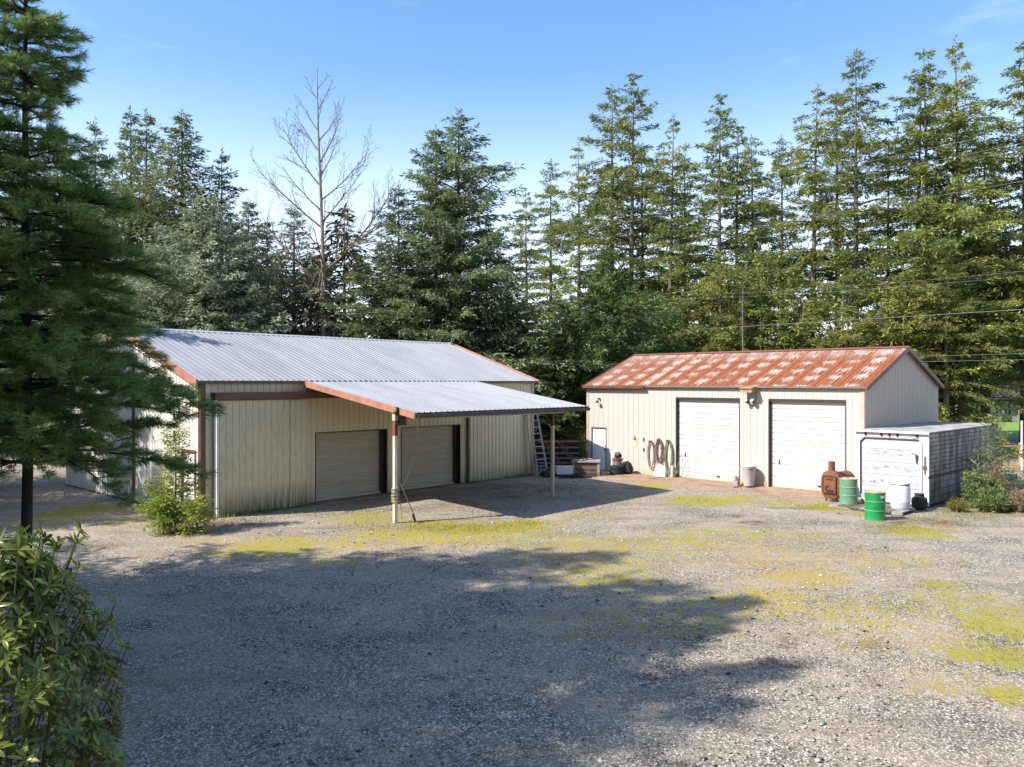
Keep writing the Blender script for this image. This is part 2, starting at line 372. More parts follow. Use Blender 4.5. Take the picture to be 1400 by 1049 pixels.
moss=patches([(850,745,220,18,.52),(1000,730,180,16,.45),(1150,830,180,34,.42),(1000,820,160,34,.42),(820,790,110,22,.5),(420,745,150,16,.5),(1330,830,120,40,.5),(1240,770,100,14,.4),(385,747,75,16,.8),(320,757,60,8,.6),(500,708,70,14,.6),(560,732,110,11,.75),(650,724,100,11,1.05),(720,716,50,7,.8),
 (450,768,60,8,.5),(895,665,26,5,.9),(962,685,50,7,1.15),(1012,682,35,5,.8),(1075,688,35,6,.65),(1128,693,35,6,.95),(800,706,70,6,.45),
 (945,742,60,11,.6),(870,775,70,14,.45),(860,798,60,10,.4),(1290,798,40,9,.6),(1365,855,60,22,.8),(1350,895,80,18,.8),(1388,950,50,14,.8),
 (1250,728,50,10,.8),(105,700,60,18,.75),(165,715,40,9,.5),(330,690,70,10,.45),(845,680,60,10,.4),(1340,700,30,5,.4),
 (780,735,50,9,.5),(590,715,60,5,.9),(905,655,30,3,.5),(1180,702,30,4,.6),(640,738,130,6,.6),(1240,940,90,12,.3),(1395,690,20,8,.6),(700,735,120,6,.5)])
gold=patches([(900,850,220,40,.46),(1080,760,220,40,.44),(800,765,140,28,.5),(1200,860,160,50,.42),(330,740,140,14,.45),(1300,930,120,40,.4),(600,745,160,10,.5),(1105,790,75,15,.9),(1060,812,70,12,.6),(1050,830,110,18,.5),(930,765,80,14,.4),(940,838,80,12,.35),(1180,775,60,9,.4),(600,738,120,9,.6),
 (470,745,60,14,.5),(520,725,70,10,.5),(1330,870,80,20,.4),(1265,885,60,16,.4),(640,690,70,6,.35),(860,815,60,8,.4),(1010,790,90,12,.35)])
clay=patches([(200,758,40,8,.55),(1050,672,60,5,.8),(900,657,70,4,.9),(960,666,90,6,.6),(775,873,22,9,.75),(1290,722,30,6,.7),(1090,676,60,5,.9),
 (850,652,40,3,.8),(160,745,50,7,.4),(1380,660,40,12,.8)])
dirt=patches([(990,705,40,4,.6),(1030,714,35,5,.6),(880,668,40,3,.6),(1040,905,70,12,.55),(1200,880,60,12,.5),(1200,900,50,9,.45),(1095,770,50,7,.4),
 (230,700,120,9,.7),(300,715,60,5,.7),(180,690,80,14,.5),(620,690,50,5,.5),(1330,688,80,12,.9),(1290,716,60,8,.6),(1000,770,90,10,.35),(740,668,120,9,.5),
 (1230,715,40,6,.6),(1270,735,30,5,.5),(1090,880,90,16,.4),(900,905,80,15,.3),(560,758,90,6,.4),(480,720,60,8,.4),(770,775,60,8,.3),(1100,695,60,3,.6)])
# the drip line the canopy's gutter has worn into the gravel
a0=np.array(gp(548,722)); a1=np.array(gp(690,701)); dd=a1-a0; L_=np.hypot(*dd); dd/=L_
al=(Xf-a0[0])*dd[0]+(Yf-a0[1])*dd[1]; pr=np.abs((Xf-a0[0])*-dd[1]+(Yf-a0[1])*dd[0])
dirt=np.maximum(dirt,np.where((al>0)&(al<L_),(.95*np.exp(-(pr/.07)**2)),0))
idx=np.arange(nx*ny).reshape(ny,nx)
FQ=np.stack([idx[:-1,:-1],idx[:-1,1:],idx[1:,1:],idx[1:,:-1]],-1).reshape(-1,4)
yard=mesh_np('gravel_ground',np.stack([Xf,Yf,Z],1),FQ,None,[M['gravel']],attrs={'moss':moss,'gold':gold,'clay':clay,'dirt':dirt})
tag(yard,kind='structure')
for p in yard.data.polygons: p.use_smooth=True
tag(MB().add([(-900,-300,-.06),(900,-300,-.06),(900,1500,-.06),(-900,1500,-.06)],[(0,1,2,3)]).build('ground',M['forest_floor']),kind='structure')
tag(MB().add([(26,62,-.03),(120,55,-.03),(150,110,-.03),(30,110,-.03)],[(0,1,2,3)]).build('lawn',M['lawn']),kind='structure')
tag(MB().add([(22,44.2,-.04),(110,40,-.04),(118,54.8,-.04),(26,61.8,-.04)],[(0,1,2,3)]).build('grass_field',M['verge']),kind='structure')
# mulch and leaf litter to the right of the truck box, as a slightly domed bed
bed=MB(); ring=[(15.2,25.3),(16.4,25.2),(18.0,25.9),(19.6,27.2),(21.3,28.8),(23.5,31),(24.5,34),(22.5,36),(20.4,33.8),(18.4,31),(16.6,29),(15.3,27.3)]
cx=sum(p[0] for p in ring)/len(ring); cy=sum(p[1] for p in ring)/len(ring)
rr=random.Random(5); vs=[(cx,cy,.07)]; fs=[]
N=48; base=[]
for i in range(N):
    t=i/N*len(ring); a=ring[int(t)%len(ring)]; b=ring[(int(t)+1)%len(ring)]; q=t-int(t)
    base.append((a[0]+(b[0]-a[0])*q+rr.uniform(-.15,.15),a[1]+(b[1]-a[1])*q+rr.uniform(-.15,.15)))
for k,(sc,z) in enumerate([(.5,.06),(.85,.045),(1,-.03)]):
    for p in base: vs.append((cx+(p[0]-cx)*sc,cy+(p[1]-cy)*sc,z+rr.uniform(-.008,.008)))
fs=[(0,1+i,1+(i+1)%N) for i in range(N)]
for k in range(2):
    for i in range(N): fs.append((1+k*N+i,1+(k+1)*N+i,1+(k+1)*N+(i+1)%N,1+k*N+(i+1)%N))
tag(bed.add(vs,fs).build('mulch_ground',M['mulch'],smooth=True),kind='structure')

# ------------------------------------------------------------------ barn (left building)
A=(-9.77,24.95); dA=Vector((.674,.738,0)).normalized(); BR=math.atan2(dA.y,dA.x)
barn=empty('metal_barn',(A[0],A[1],0),BR,'long beige metal barn with grey ribbed roof, brown trim and an open lean-to canopy','barn')
def bloc(p):  # world xy -> barn local
    v=Vector((p[0]-A[0],p[1]-A[1],0)); g=Vector((-dA.y,dA.x,0)); return v.dot(dA),v.dot(g)
BL,BW,BE,BP=15.94,11.84,4.30,6.22
X_,Y_,Z_=(1,0,0),(0,1,0),(0,0,1)
ops=[(4.18,7.39,-1,2.5),(8.07,11.27,-1,2.52)]
w=MB(); w.sheet((0,0,0),X_,Z_,(0,-1,0),0,BL,.0,BE,ops,.23,.035,.018); w.build('front_wall',M['barn_wall'],barn)
gtop=lambda u: BE+(BP-BE)*(1-abs(u-BW/2)/(BW/2))
w=MB(); w.sheet((0,0,0),Y_,Z_,(-1,0,0),0,BW,0,gtop,[(.37,1.3,-1,2.08)],.23,.035,.018); w.build('gable_wall',M['gable_wall'],barn)
w=MB(); w.sheet((BL,0,0),Y_,Z_,(1,0,0),0,BW,0,gtop,[],.23,.035,.018); w.build('gable_wall',M['barn_wall'],barn)
w=MB(); w.sheet((0,BW,0),X_,Z_,(0,1,0),0,BL,0,BE,[],.23,.035,.018); w.build('rear_wall',M['barn_wall'],barn)
# roof, two slopes
ov=.12; sl=math.hypot(BW/2,BP-BE); cs,sn=(BW/2)/sl,(BP-BE)/sl
r_=MB()
r_.sheet((-.18,-ov*cs,BE-ov*sn+.06),X_,(0,cs,sn),(0,-sn,cs),0,BL+.40,0,sl+ov,[],.235,.035,.028,minor=True)
r_.sheet((-.18,BW+ov*cs,BE-ov*sn+.06),X_,(0,-cs,sn),(0,sn,cs),0,BL+.40,0,sl+ov,[],.235,.035,.028,minor=True)
roof=r_.build('roof',M['roof_grey'],barn)
rc=MB()
for sg in(-1,1):
    rc.beam((-.2,BW/2+sg*.10,BP+.085-.035),(BL+.24,BW/2+sg*.10,BP+.085-.035),.22,.012,up=(0,sg*sn,cs))
rc.build('ridge_cap',simple('ridge_cap',(.62,.63,.65),.4,.3,.1),roof)
for xx in(-.22,BL+.24):
    for (y0,y1) in((-ov,BW/2),(BW+ov,BW/2)):
        MB().beam((xx,y0,BE-.04-.0),(xx,y1,BP+.0),.03,.26,up=(0,0,1)).build('fascia',M['copper_trim'],roof)
eb=MB(); eb.box(-.18,BL+.2,-.14,-.125,BE-.06,BE+.03); eb.build('eave_trim',M['brown_trim'],roof)
ct=MB(); ct.box(-.032,-.020,-.03,.16,0,BE-.05); ct.box(-.032,.13,-.032,-.0205,0,BE-.05)
ct.build('corner_trim',[M['brown_trim']],barn)
ct=MB(); ct.box(BL-.1,BL+.03,-.032,-.0205,0,BE-.05); ct.box(BL+.02,BL+.032,-.032,.12,0,BE-.05); ct.build('corner_trim',M['beige_steel'],barn)
# side man door in the gable wall
md=MB(); md.box(.03,.07,.40,1.27,.02,2.04); d=md.build('side_door',M['white_paint'],barn)
md=MB(); md.box(-.035,.06,.33,.40,0,2.12); md.box(-.035,.06,1.27,1.34,0,2.12); md.box(-.035,.06,.40,1.27,2.04,2.12); md.build('door_frame',M['brown_trim'],d)
# downpipe halfway along the gable wall
MB().box(-.10,-.021,4.95,5.03,.05,4.9).build('downpipe',M['brown_trim'],barn)
# sliding door + track
sd=MB(); sd.sheet((.38,-.24,0),X_,Z_,(0,-1,0),0,3.27,.03,3.68,[],.23,.035,.016)
sd.box(.38,.42,-.262,-.10,.03,3.70); sd.box(.42,3.65,-.235,-.12,.03,.10); sd.box(.42,3.65,-.235,-.12,3.6,3.70); sd.box(3.65,3.69,-.262,-.10,.03,3.70)
sdo=sd.build('sliding_door',M['slide_door'],barn)
et=MB(); et.box(.372,.379,-.27,-.09,.03,3.71); et.box(.372,.44,-.272,-.263,.03,3.71); et.build('edge_strip',M['white_paint'],sdo)
et=MB(); et.box(3.0,3.045,-.265,-.259,.03,3.68); et.build('seam_strip',M['beige_steel'],sdo)
tr=MB(); tr.box(.30,7.2,-.34,-.02,3.93,3.955); tr.box(.30,7.2,-.34,-.315,3.72,3.93); tr.box(.30,7.2,-.10,-.021,3.72,3.93)
tr.build('door_track',M['brown_trim'],barn)
# roller doors
for (a,b,zt) in((4.18,7.39,2.5),(8.07,11.27,2.52)):
    rd=MB(); rd.sheet((0,.28,0),Z_,X_,(0,-1,0),.04,zt,a+.02,b-.16,[],.10,.05,.018,sl=.018)
    o=rd.build('roller_door',M['roller'],barn)
    fr=MB(); fr.box(a,a+.02,-.022,.34,0,zt); fr.box(b-.02,b,-.022,.34,0,zt); fr.box(b-.16,b-.02,.16,.34,0,zt); fr.box(a+.02,b-.02,-.022,.34,zt-.03,zt)
    fr.build('door_frame',M['dark_steel'],o)
    MB().box(a+.03,b-.17,.20,.255,.03,.11).build('bottom_bar',M['beige_steel'],o)
    MB().box(a-.1,b+.1,-.45,.4,-.05,.035).build('threshold',M['concrete'],o)
MB().box(11.62,11.74,-.13,-.022,.02,4.15).build('downpipe',simple('downpipe_green',(.12,.13,.10),.5),barn)
fd=MB(); fd.box(.7,BL,-.10,-.0,-.1,.05); fd.box(-.06,0,.1,BW,-.1,.06); fd.build('foundation',simple('foundation',(.16,.14,.11),.95),barn)
# canopy: slopes away from the front eave
C0,C1,CU=3.68,12.2,5.95; CZ=BE-.015; CE=3.34
cl=math.hypot(CU,CZ-CE); cc_,cn_=CU/cl,(CZ-CE)/cl
cr=MB(); cr.sheet((C0,-.13,CZ+.012),X_,(0,-cc_,-cn_),(0,-cn_,cc_),0,C1-C0,0,cl-.1,[],.235,.035,.028,minor=True)
cr.add([(C0,-.13,CZ-.02),(C1,-.13,CZ-.02),(C1,-CU-.03,CE-.01),(C0,-CU-.03,CE-.01)],[(0,1,2,3)])
can=cr.build('canopy_roof',M['roof_grey'],barn)
cf=MB(); cf.beam((C0-.02,-.16,CZ-.06),(C0-.02,-CU-.02,CE-.05),.03,.20); cf.build('canopy_fascia',M['copper_trim'],can)
cf=MB(); cf.beam((C1+.02,-.16,CZ-.06),(C1+.02,-CU-.02,CE-.05),.03,.16); cf.build('canopy_fascia',M['brown_trim'],can)
MB().box(C0+.05,C1+.02,-CU-.12,-CU-.0,CE-.13,CE-.015).build('gutter',M['dark_steel'],can,bevel=.01)
bm=MB(); zb=CE+ (CU-5.1)*cn_/cc_-.10
for k in range(5):
    yy=-1.0-k*1.0; zz=CE+(CU+yy)*cn_/cc_
    bm.box(C0+.06,C1-.03,yy-.03,yy+.03,zz-.13,zz-.03)
bm.build('purlins',M['beige_steel'],can)
bm=MB(); bm.box(C0-.12,11.75,-5.17,-5.03,zb-.26,zb-.06); bm.build('front_beam',M['beige_steel'],can)
for i,(s_) in enumerate((3.62,11.16)):
    p=MB(); p.box(s_-.055,s_+.055,-5.155,-5.045,0,zb-.26); po=p.build('post',[simple('cream_post',(.66,.62,.52),.5,0,.2,2,.1) if i==0 else M['beige_steel']],can,bevel=.008)
    if i==0:
        MB().box(s_-.059,s_+.059,-5.159,-5.041,zb-.72,zb-.262).build('rusty_collar',M['rust'],po)
        k=MB(); k.box(s_+.075,s_+.34,-5.22,-5.02,zb-.42,zb-.12); k.tube([(s_-.02,-5.22,zb-.1),(s_-.02,-5.22,zb+.16)],.035,8)
        k.tube([(s_-.12,-5.22,zb-.02),(s_+.12,-5.22,zb-.02)],.05,8); k.tube([(s_-.13,-5.24,zb-.33),(s_+.1,-5.2,zb-.38)],.04,8); k.build('winch',M['dark_steel'],po)
    else:
        MB().box(s_-.059,s_+.059,-5.159,-5.041,zb-.72,zb-.262).build('dark_collar',M['dark_steel'],po)
# chain from the canopy corner to the post
def torus_link(mb,c,d,u,L=.034,W=.018,r=.006):
    d=Vector(d).normalized();u=Vector(u);u=(u-d*u.dot(d)).normalized();pts=[]
    for i in range(9):
        t=2*math.pi*i/8; pts.append(Vector(c)+d*math.cos(t)*L+u*math.sin(t)*W)
    mb.tube(pts,r,4,cap=False)
ch=MB(); P0=Vector((C0+.15,-CU-.02,CE-.12)); P1=Vector((3.72,-5.19,.95)); prev=None
pts=[]
for i in range(61):
    t=i/60; p=P0.lerp(P1,t); p.z-=1.1*t*(1-t)*.9; p.x+=.45*t*(1-t); pts.append(p)
tot=0; k=0
for i in range(60):
    torus_link(ch,(pts[i]+pts[i+1])/2,pts[i+1]-pts[i],(1,0,0) if i%2 else (0,1,0.1),.030,.024,.008)
co=ch.build('chain',M['chain'])
def to_world_obj(o): o.matrix_world=Matrix.Translation((A[0],A[1],0))@Matrix.Rotation(BR,4,'Z')
to_world_obj(co); tag(co,'rusty chain hanging from the canopy corner down to the white post','chain')
rp=MB(); rs=random.Random(3); pts=[]
for i in range(70):
    t=i/69; a=i*.9; pts.append((3.62+.105*math.cos(a)*(1+.2*rs.random()),-5.10+.105*math.sin(a)*(1+.2*rs.random()),.62+.45*t+rs.uniform(-.02,.02)))
rp.tube(pts,.013,5); rp.tube([(3.72,-5.2,.7),(3.76,-5.26,.35),(3.74,-5.24,.16)],.014,5)
ro=rp.build('rope',M['rope'],smooth=True); to_world_obj(ro); tag(ro,'tan rope wound round the foot of the white canopy post','rope')
sv=empty('shovel',(0,0,0),0,'short shovel with dark blade leaning against the white canopy post','shovel')
hnd=MB().tube([(3.725,-5.22,1.16),(3.98,-5.55,.20)],.016,8).build('handle',M['old_wood'],sv)
bl=MB(); 
bl.xf=Matrix.Translation((3.99,-5.56,.17))@Matrix.Rotation(R(35),4,'Z')@Matrix.Rotation(R(-18),4,'X')
g=[]
for i in range(5):
    for j in range(5):
        u=(j-2)/2; v=i/4; wd=.115*(1-.55*max(0,v-.55)/.45); g.append((u*wd,.035*u*u,-.26*v*1.0+.06))
bl.add(g,[(i*5+j,i*5+j+1,(i+1)*5+j+1,(i+1)*5+j) for i in range(4) for j in range(4)])
b_=bl.build('blade',M['dark_steel'],sv,smooth=True); so=b_.modifiers.new('s','SOLIDIFY'); so.thickness=.006
sv.matrix_world=Matrix.Translation((A[0],A[1],.06))@Matrix.Rotation(BR,4,'Z')

# ------------------------------------------------------------------ shed (right building)
B=(13.09,29.5); SG=Vector((.718,.696,0)).normalized(); SR=math.atan2(SG.y,SG.x)
shed=empty('metal_shed',(B[0],B[1],0),SR,'cream metal garage shed with rusty orange roof and two white overhead doors','shed')
def sw(x,y,z=0):
    c,s=math.cos(SR),math.sin(SR); return (B[0]+c*x-s*y,B[1]+s*x+c*y,z)
def ssp(px):  # distance along the shed front seen at a photo column
    k=(px-700)/F; s=(B[0]-B[1]*k)/(.696+.718*k); return s, B[1]+.718*s
SL,SW_,SE,SP=13.46,8.0,4.08,5.64
sops=[(.67,3.83,-1,3.61),(5.12,8.29,-1,3.61),(12.26,13.2,-1,2.10)]
w=MB(); w.sheet((0,0,0),Y_,Z_,(-1,0,0),0,SL,0,SE,sops,.30,.02,.014); w.build('front_wall',M['shed_wall'],shed)
st=lambda u: SE+(SP-SE)*(1-abs(u-SW_/2)/(SW_/2))
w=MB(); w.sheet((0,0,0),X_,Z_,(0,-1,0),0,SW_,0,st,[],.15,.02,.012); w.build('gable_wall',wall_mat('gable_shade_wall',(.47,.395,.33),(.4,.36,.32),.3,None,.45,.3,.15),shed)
w=MB(); w.sheet((0,SL,0),X_,Z_,(0,1,0),0,SW_,0,st,[],.3,.02,.012); w.build('gable_wall',M['shed_wall'],shed)
w=MB(); w.sheet((SW_,0,0),Y_,Z_,(1,0,0),0,SL,0,SE,[],.3,.02,.012); w.build('rear_wall',M['shed_wall'],shed)
sl=math.hypot(SW_/2,SP-SE); cs,sn=(SW_/2)/sl,(SP-SE)/sl
r_=MB(); r_.sheet((-.14*cs,-.16,SE-.14*sn+.07),Y_,(cs,0,sn),(-sn,0,cs),0,SL+.3,0,sl+.14,[],.32,.035,.02,minor=True)
r_.sheet((SW_+.14*cs,-.16,SE-.14*sn+.07),Y_,(-cs,0,sn),(sn,0,cs),0,SL+.3,0,sl+.14,[],.32,.035,.02,minor=True)
sroof=r_.build('roof',M['roof_rust'],shed)
rc=MB()
for sg in(-1,1): rc.beam((SW_/2+sg*.09,-.18,SP+.075),(SW_/2+sg*.09,SL+.16,SP+.075),.20,.012,up=(sg*sn,0,cs))
rc.build('ridge_cap',M['rust'],sroof)
for yy in(-.19,SL+.17):
    for (x0,x1) in((-.16,SW_/2),(SW_+.16,SW_/2)): MB().beam((x0,yy,SE-.035),(x1,yy,SP+.02),.03,.17).build('fascia',M['brown_trim'],sroof)
gt=MB(); gt.box(-.17,-.15,-.16,SL+.14,SE-.03,SE+.035); gt.box(-.15,-.02,-.16,SL+.14,SE-.03,SE-.018); gt.build('eave_trim',simple('eave_grey',(.2,.17,.16),.5),sroof)
gt=MB(); gt.box(-.26,-.172,9.9,SL+.1,SE-.09,SE+.03); gt.build('gutter',M['brown_trim'],sroof)
ct=MB(); ct.box(-.03,-.0145,-.03,.16,0,SE-.03); ct.box(-.03,.05,-.03,-.0125,0,SE-.03); ct.build('corner_trim',M['pale_trim'],shed)
ct=MB(); ct.box(-.03,-.0145,SL-.05,SL+.03,0,SE-.1); ct.build('corner_trim',M['pale_trim'],shed)
for k,(a,b) in enumerate(((.67,3.83),(5.12,8.29))):
    rd=MB(); zz=.02; kk=0
    while zz<3.5:
        hh=(.27,.15)[kk%2]; rd.box(.14,.165,a+.04,b-.05,zz,min(zz+hh,3.53)); zz+=hh+.032; kk+=1
    rd.box(.166,.19,a+.04,b-.05,.02,3.53)
    o=rd.build('overhead_door',M['shed_door'],shed)
    fr=MB(); fr.box(-.02,.22,a-.0,a+.035,0,3.61); fr.box(-.02,.22,b-.045,b,0,3.61); fr.box(-.02,.22,a+.035,b-.045,3.53,3.61); 
    fr.build('door_frame',M['dark_steel'],o)
    hd=MB(); hd.box(.10,.139,b-.42,b-.39,.98,1.16); hd.box(.09,.10,b-.46,b-.37,1.0,1.03); hd.build('lock_handle',M['dark_steel'],o); MB().box(.09,.139,(a+b)/2-.55,(a+b)/2-.40,.22,.26).build('lift_handle',M['dark_steel'],o)
    MB().box(.10,.138,a+.04,b-.05,.0,.05).build('weather_strip',M['concrete'],o)
md=MB(); md.box(.04,.08,12.30,13.16,.03,2.05); d=md.build('side_door',M['white_paint'],shed)
md=MB(); md.box(-.03,.07,12.26,12.30,0,2.10); md.box(-.03,.07,13.16,13.2,0,2.10); md.box(-.03,.07,12.30,13.16,2.05,2.10); md.build('door_frame',simple('door_frame_grey',(.26,.23,.22),.5),d)
kn=MB(); kn.lathe([(.03,-.03),(.035,0),(.03,.03)],10,(-.0,12.38,1.0)); kn.build('door_knob',M['dark_steel'],d); MB().lathe([(.022,-.02),(.022,.02)],10,(.02,12.38,1.2)).build('deadbolt',M['dark_steel'],d)
MB().box(-.06,.1,0,SL,-.1,.03).build('foundation',M['concrete'],shed)
# concrete aprons in front of the overhead doors
for i,(a,b,dep) in enumerate(((.5,4.1,1.5),(4.8,8.6,1.2),(8.8,11.3,1.2))):
    rr=random.Random(i); pts=[(-.065,a),( -.065,b)]
    edge=[(-dep+rr.uniform(-.22,.22)*(1 if j%2 else .5),b-(b-a)*j/7) for j in range(8)]
    poly=pts+edge; n=len(poly)
    vs=[sw(x,y,.034) for x,y in poly]+[sw(x,y,-.05) for x,y in poly]
    tag(MB().add(vs,[tuple(range(n))]+[(j,(j+1)%n,(j+1)%n+n,j+n) for j in range(n)]).build('concrete_slab',M['concrete']),kind='structure')

def on_shed(px,py,off=0.0):   # point on the front wall of the shed (local x,y,z)
    s,d=ssp(px); return (-off,s,hz(py,d))
# coach lamp by the side door
x,y,z=on_shed(820,548)
wl=empty('wall_lamp',sw(0,y,z),SR,'small black lamp fixed on the cream wall above the white side door','wall lamp')
MB().lathe([(.05,-.03),(.06,0),(.05,.03)],12,(-.05,0,.1)).build('mount',M['dark_steel'],wl)
b=MB(); b.tube([(-.05,0,.1),(-.16,0,.12),(-.2,0,.02)],.018,8); b.lathe([(.03,.02),(.10,-.08),(.09,-.10)],14,(-.2,0,.0)); b.build('shade',M['dark_steel'],wl,smooth=True)
# floodlight cluster between the doors
x,y,z=on_shed(1028,536)
fl=empty('floodlight',sw(0,y,z),SR,'twin floodlight under a tan box hood between the overhead doors','floodlight')
b=MB(); b.box(-.50,-.05,-.26,.26,-.02,.16); b.add([(-.55,-.28,.16),(-.0145,-.28,.26),(-.0145,.28,.26),(-.55,.28,.16),(-.55,-.28,.14),(-.0145,-.28,.14),(-.0145,.28,.14),(-.55,.28,.14)],[(0,1,2,3),(4,7,6,5),(0,4,5,1),(3,2,6,7),(0,3,7,4),(1,5,6,2)]); b.build('hood',M['cardboard'],fl)
b=MB(); b.box(-.12,-.0145,-.16,.16,-.50,-.02); b.build('backplate',M['plastic_grey'],fl)
for sg in(-1,1):
    b=MB(); b.xf=Matrix.Translation((-.2,sg*.14,-.38))@Matrix.Rotation(R(-55),4,'Y'); b.lathe([(.04,-.12),(.06,-.05),(.095,.07),(.085,.075)],14); ob=b.build('lamp_head',M['dark_steel'],fl,smooth=True)
    b=MB(); b.xf=Matrix.Translation((-.2,sg*.14,-.38))@Matrix.Rotation(R(-55),4,'Y'); b.lathe([(.078,.0755),(.078,.079)],14); b.build('lens',M['lamp_glass'],ob)
# tap with a rust run, two small hooks
x,y,z=on_shed(868.5,600)
tp=empty('wall_tap',sw(0,y,z),SR,'rusty bracket on the cream wall with an orange rust run below','tap')
b=MB(); b.tube([(-.01,0,0),(-.10,0,0),(-.11,0,-.06)],.02,8); b.box(-.1,-.06,-.06,.06,.03,.045); b.tube([(-.05,0,0),(-.05,0,.18)],.012,6); b.build('spout',M['rust_dark'],tp)
def stain():
    m=NT('rust_run'); v=m.coord('Object',(1,6,1)); n=m.noise(v,2.5,4,.6); m.bsdf(m.mix(m.ramp(n,(.35,0),(.6,1)),(.70,.42,.16),(.82,.66,.48)),.7); return m.mat
b=MB(); pl=[(-.11,-.02),(-.13,-.2),(-.09,-.36),(-.04,-.24),(.0,-.5),(.05,-.28),(.10,-.4),(.12,-.15),(.10,-.0)]
b.add([(-.0165,y_,z_) for y_,z_ in pl],[tuple(range(len(pl)-1,-1,-1))]); b.build('rust_run',stain(),tp)
for px,py in((880.5,601),(880.5,615)):
    x,y,z=on_shed(px,py)
    h=MB(); h.box(-.03,-.0145,-.025,.025,-.08,.08); h.tube([(-.03,0,.04),(-.09,0,.0),(-.08,0,-.05),(-.04,0,-.06)],.009,6)
    tag(h.build('wall_hook',M['dark_steel'],loc=sw(0,y,z),rz=SR),'%s small iron hook on the cream wall left of the hoses'%('upper' if py<610 else 'lower'),'hook','iron hooks on the cream wall')
# hoses on the wall
def hose(px,top,bot,width,mat,label,seed,n=7,tangle=0.,tail=None):
    rs=random.Random(seed); s,d=ssp(px); zt,zb=hz(top,d),hz(bot,d); pts=[]
    for i in range(n*28):
        t=2*math.pi*i/28; k=i/28; ww=width*(.9+.16*math.sin(k*2.3+seed)); low=zb+.16*abs(math.sin(k*1.7+seed))
        zc=(zt+low)/2; hh=(zt-low)/2
        cz=math.cos(t); sy=math.sin(t)
        pts.append((-.04-.022*(k%4)-rs.random()*.008,ww*sy*(1.0 if cz>-.3 else .85)+tangle*rs.uniform(-.03,.03),zc+hh*cz-.05*(k%3)*.3+tangle*rs.uniform(-.05,.05)))
    h=MB(); h.tube(pts,.014,5)
    if tail: h.tube([(p[0],p[1],p[2]) for p in tail],.014,5)
    e=empty('garden_hose',sw(0,s,0),SR,label,'hose','garden hoses coiled on the shed wall')
    h.build('coil',mat,e,smooth=True)
    b=MB(); b.tube([(-.0145,0,zt-.06),(-.16,0,zt-.05)],.03,8); b.lathe([(.1,-.012),(.1,.012)],12,(0,0,0)) if False else None; b.box(-.17,-.155,-.08,.08,zt-.09,zt-.02); b.build('hanger',M['dark_steel'],e)
hose(891.5,602,643,.19,M['hose_grey'],'thin olive grey hose coiled on the wall, leftmost of the three',1,4,.15)
hose(902.5,600,636,.20,M['hose_red'],'reddish grey tangled hose coiled on the wall, middle of the three',2,11,.9)
hose(915.5,601,648,.21,M['hose_green'],'thick green hose coiled on the wall beside the first overhead door',3,9,.4,
     [(-.06,-.2,.4),(-.16,-.5,.25),(-.18,-.75,.5),(-.2,-.82,.8),(-.18,-.76,1.1),(-.12,-.6,.9),(-.1,-.45,.35),(-.1,-.3,.08)])
s,d=ssp(921); b=MB(); b.lathe([(.055,0),(.06,.02),(.055,.5),(.05,.52)],14,(-.12,0,.03))
tag(b.build('white_pipe',M['plastic_white'],loc=sw(0,s,0),rz=SR,smooth=True),'short white plastic pipe standing at the jamb beside the green hose','pipe')
s,d=ssp(906); b=MB(); b.add([(-.35,-.35,.03),(-.35,.30,.03),(-.05,.22,.03),(-.05,-.3,.03),(-.10,-.22,.34),(-.11,.12,.62),(-.05,.10,.66),(-.05,-.2,.36)],[(0,3,2,1),(0,4,7,3),(0,1,5,4),(1,2,6,5),(4,5,6,7),(2,3,7,6)])
tag(b.build('feed_sack',M['plastic_white'],loc=sw(0,s,0),rz=SR,bevel=.04),'slumped white sack on the ground under the tangled hose','sack')

# ---- small things along the shed
def lathe_thing(name,prof,mat,loc,label,cat,parts=(),n=24,group=None,rz=0):
    e=empty(name,loc,rz,label,cat,group)
    MB().lathe(prof,n).build('body',mat,e,smooth=True)
    for (pn,pf,pm) in parts: MB().lathe(pf,n).build(pn,pm,e,smooth=True)
    return e
def wall_pt(px,off):
    s,d=ssp(px); return sw(-off,s,0)
# grey bin
p=wall_pt(1031,.42)
bn=lathe_thing('trash_bin',[(.205,0.03),(.215,.06),(.27,.74),(.285,.76),(.285,.80),(.265,.80),(.25,.76),(.19,.10)],M['plastic_grey'],(p[0],p[1],0.03),'grey plastic rubbish bin with lid standing between the two overhead doors','bin',[('lid',[(.30,.80),(.305,.825),(.28,.85),(.1,.875),(.02,.88)],M['plastic_grey'])],28)
b=MB(); b.tube([(-.12,-.28,.76),(-.1,-.33,.70),(.1,-.33,.70),(.12,-.28,.76)],.014,6); b.build('handle',M['dark_steel'],bn)
b=MB(); b.tube([(-.26,.0,.78),(-.36,-.04,.8),(-.42,-.04,.72)],.012,6); b.build('bent_wire_handle',M['galv'],bn)
p=wall_pt(1013,.42)
b=MB(); b.box(-.2,.2,-.12,.12,.03,.2); 
tag(b.build('concrete_block',M['stone'],loc=(p[0],p[1],0),rz=SR+.3,bevel=.01),'grey concrete block on the ground left of the grey bin','block')
b=MB(); b.box(-.1,.1,-.06,.06,.0,.08); b.box(-.09,.11,-.05,.06,.083,.16)
tag(b.build('brick',M['brick'],loc=(p[0]+.05,p[1]+.04,.2),rz=SR+.9,bevel=.006),'reddish brick pieces resting on the concrete block','brick')
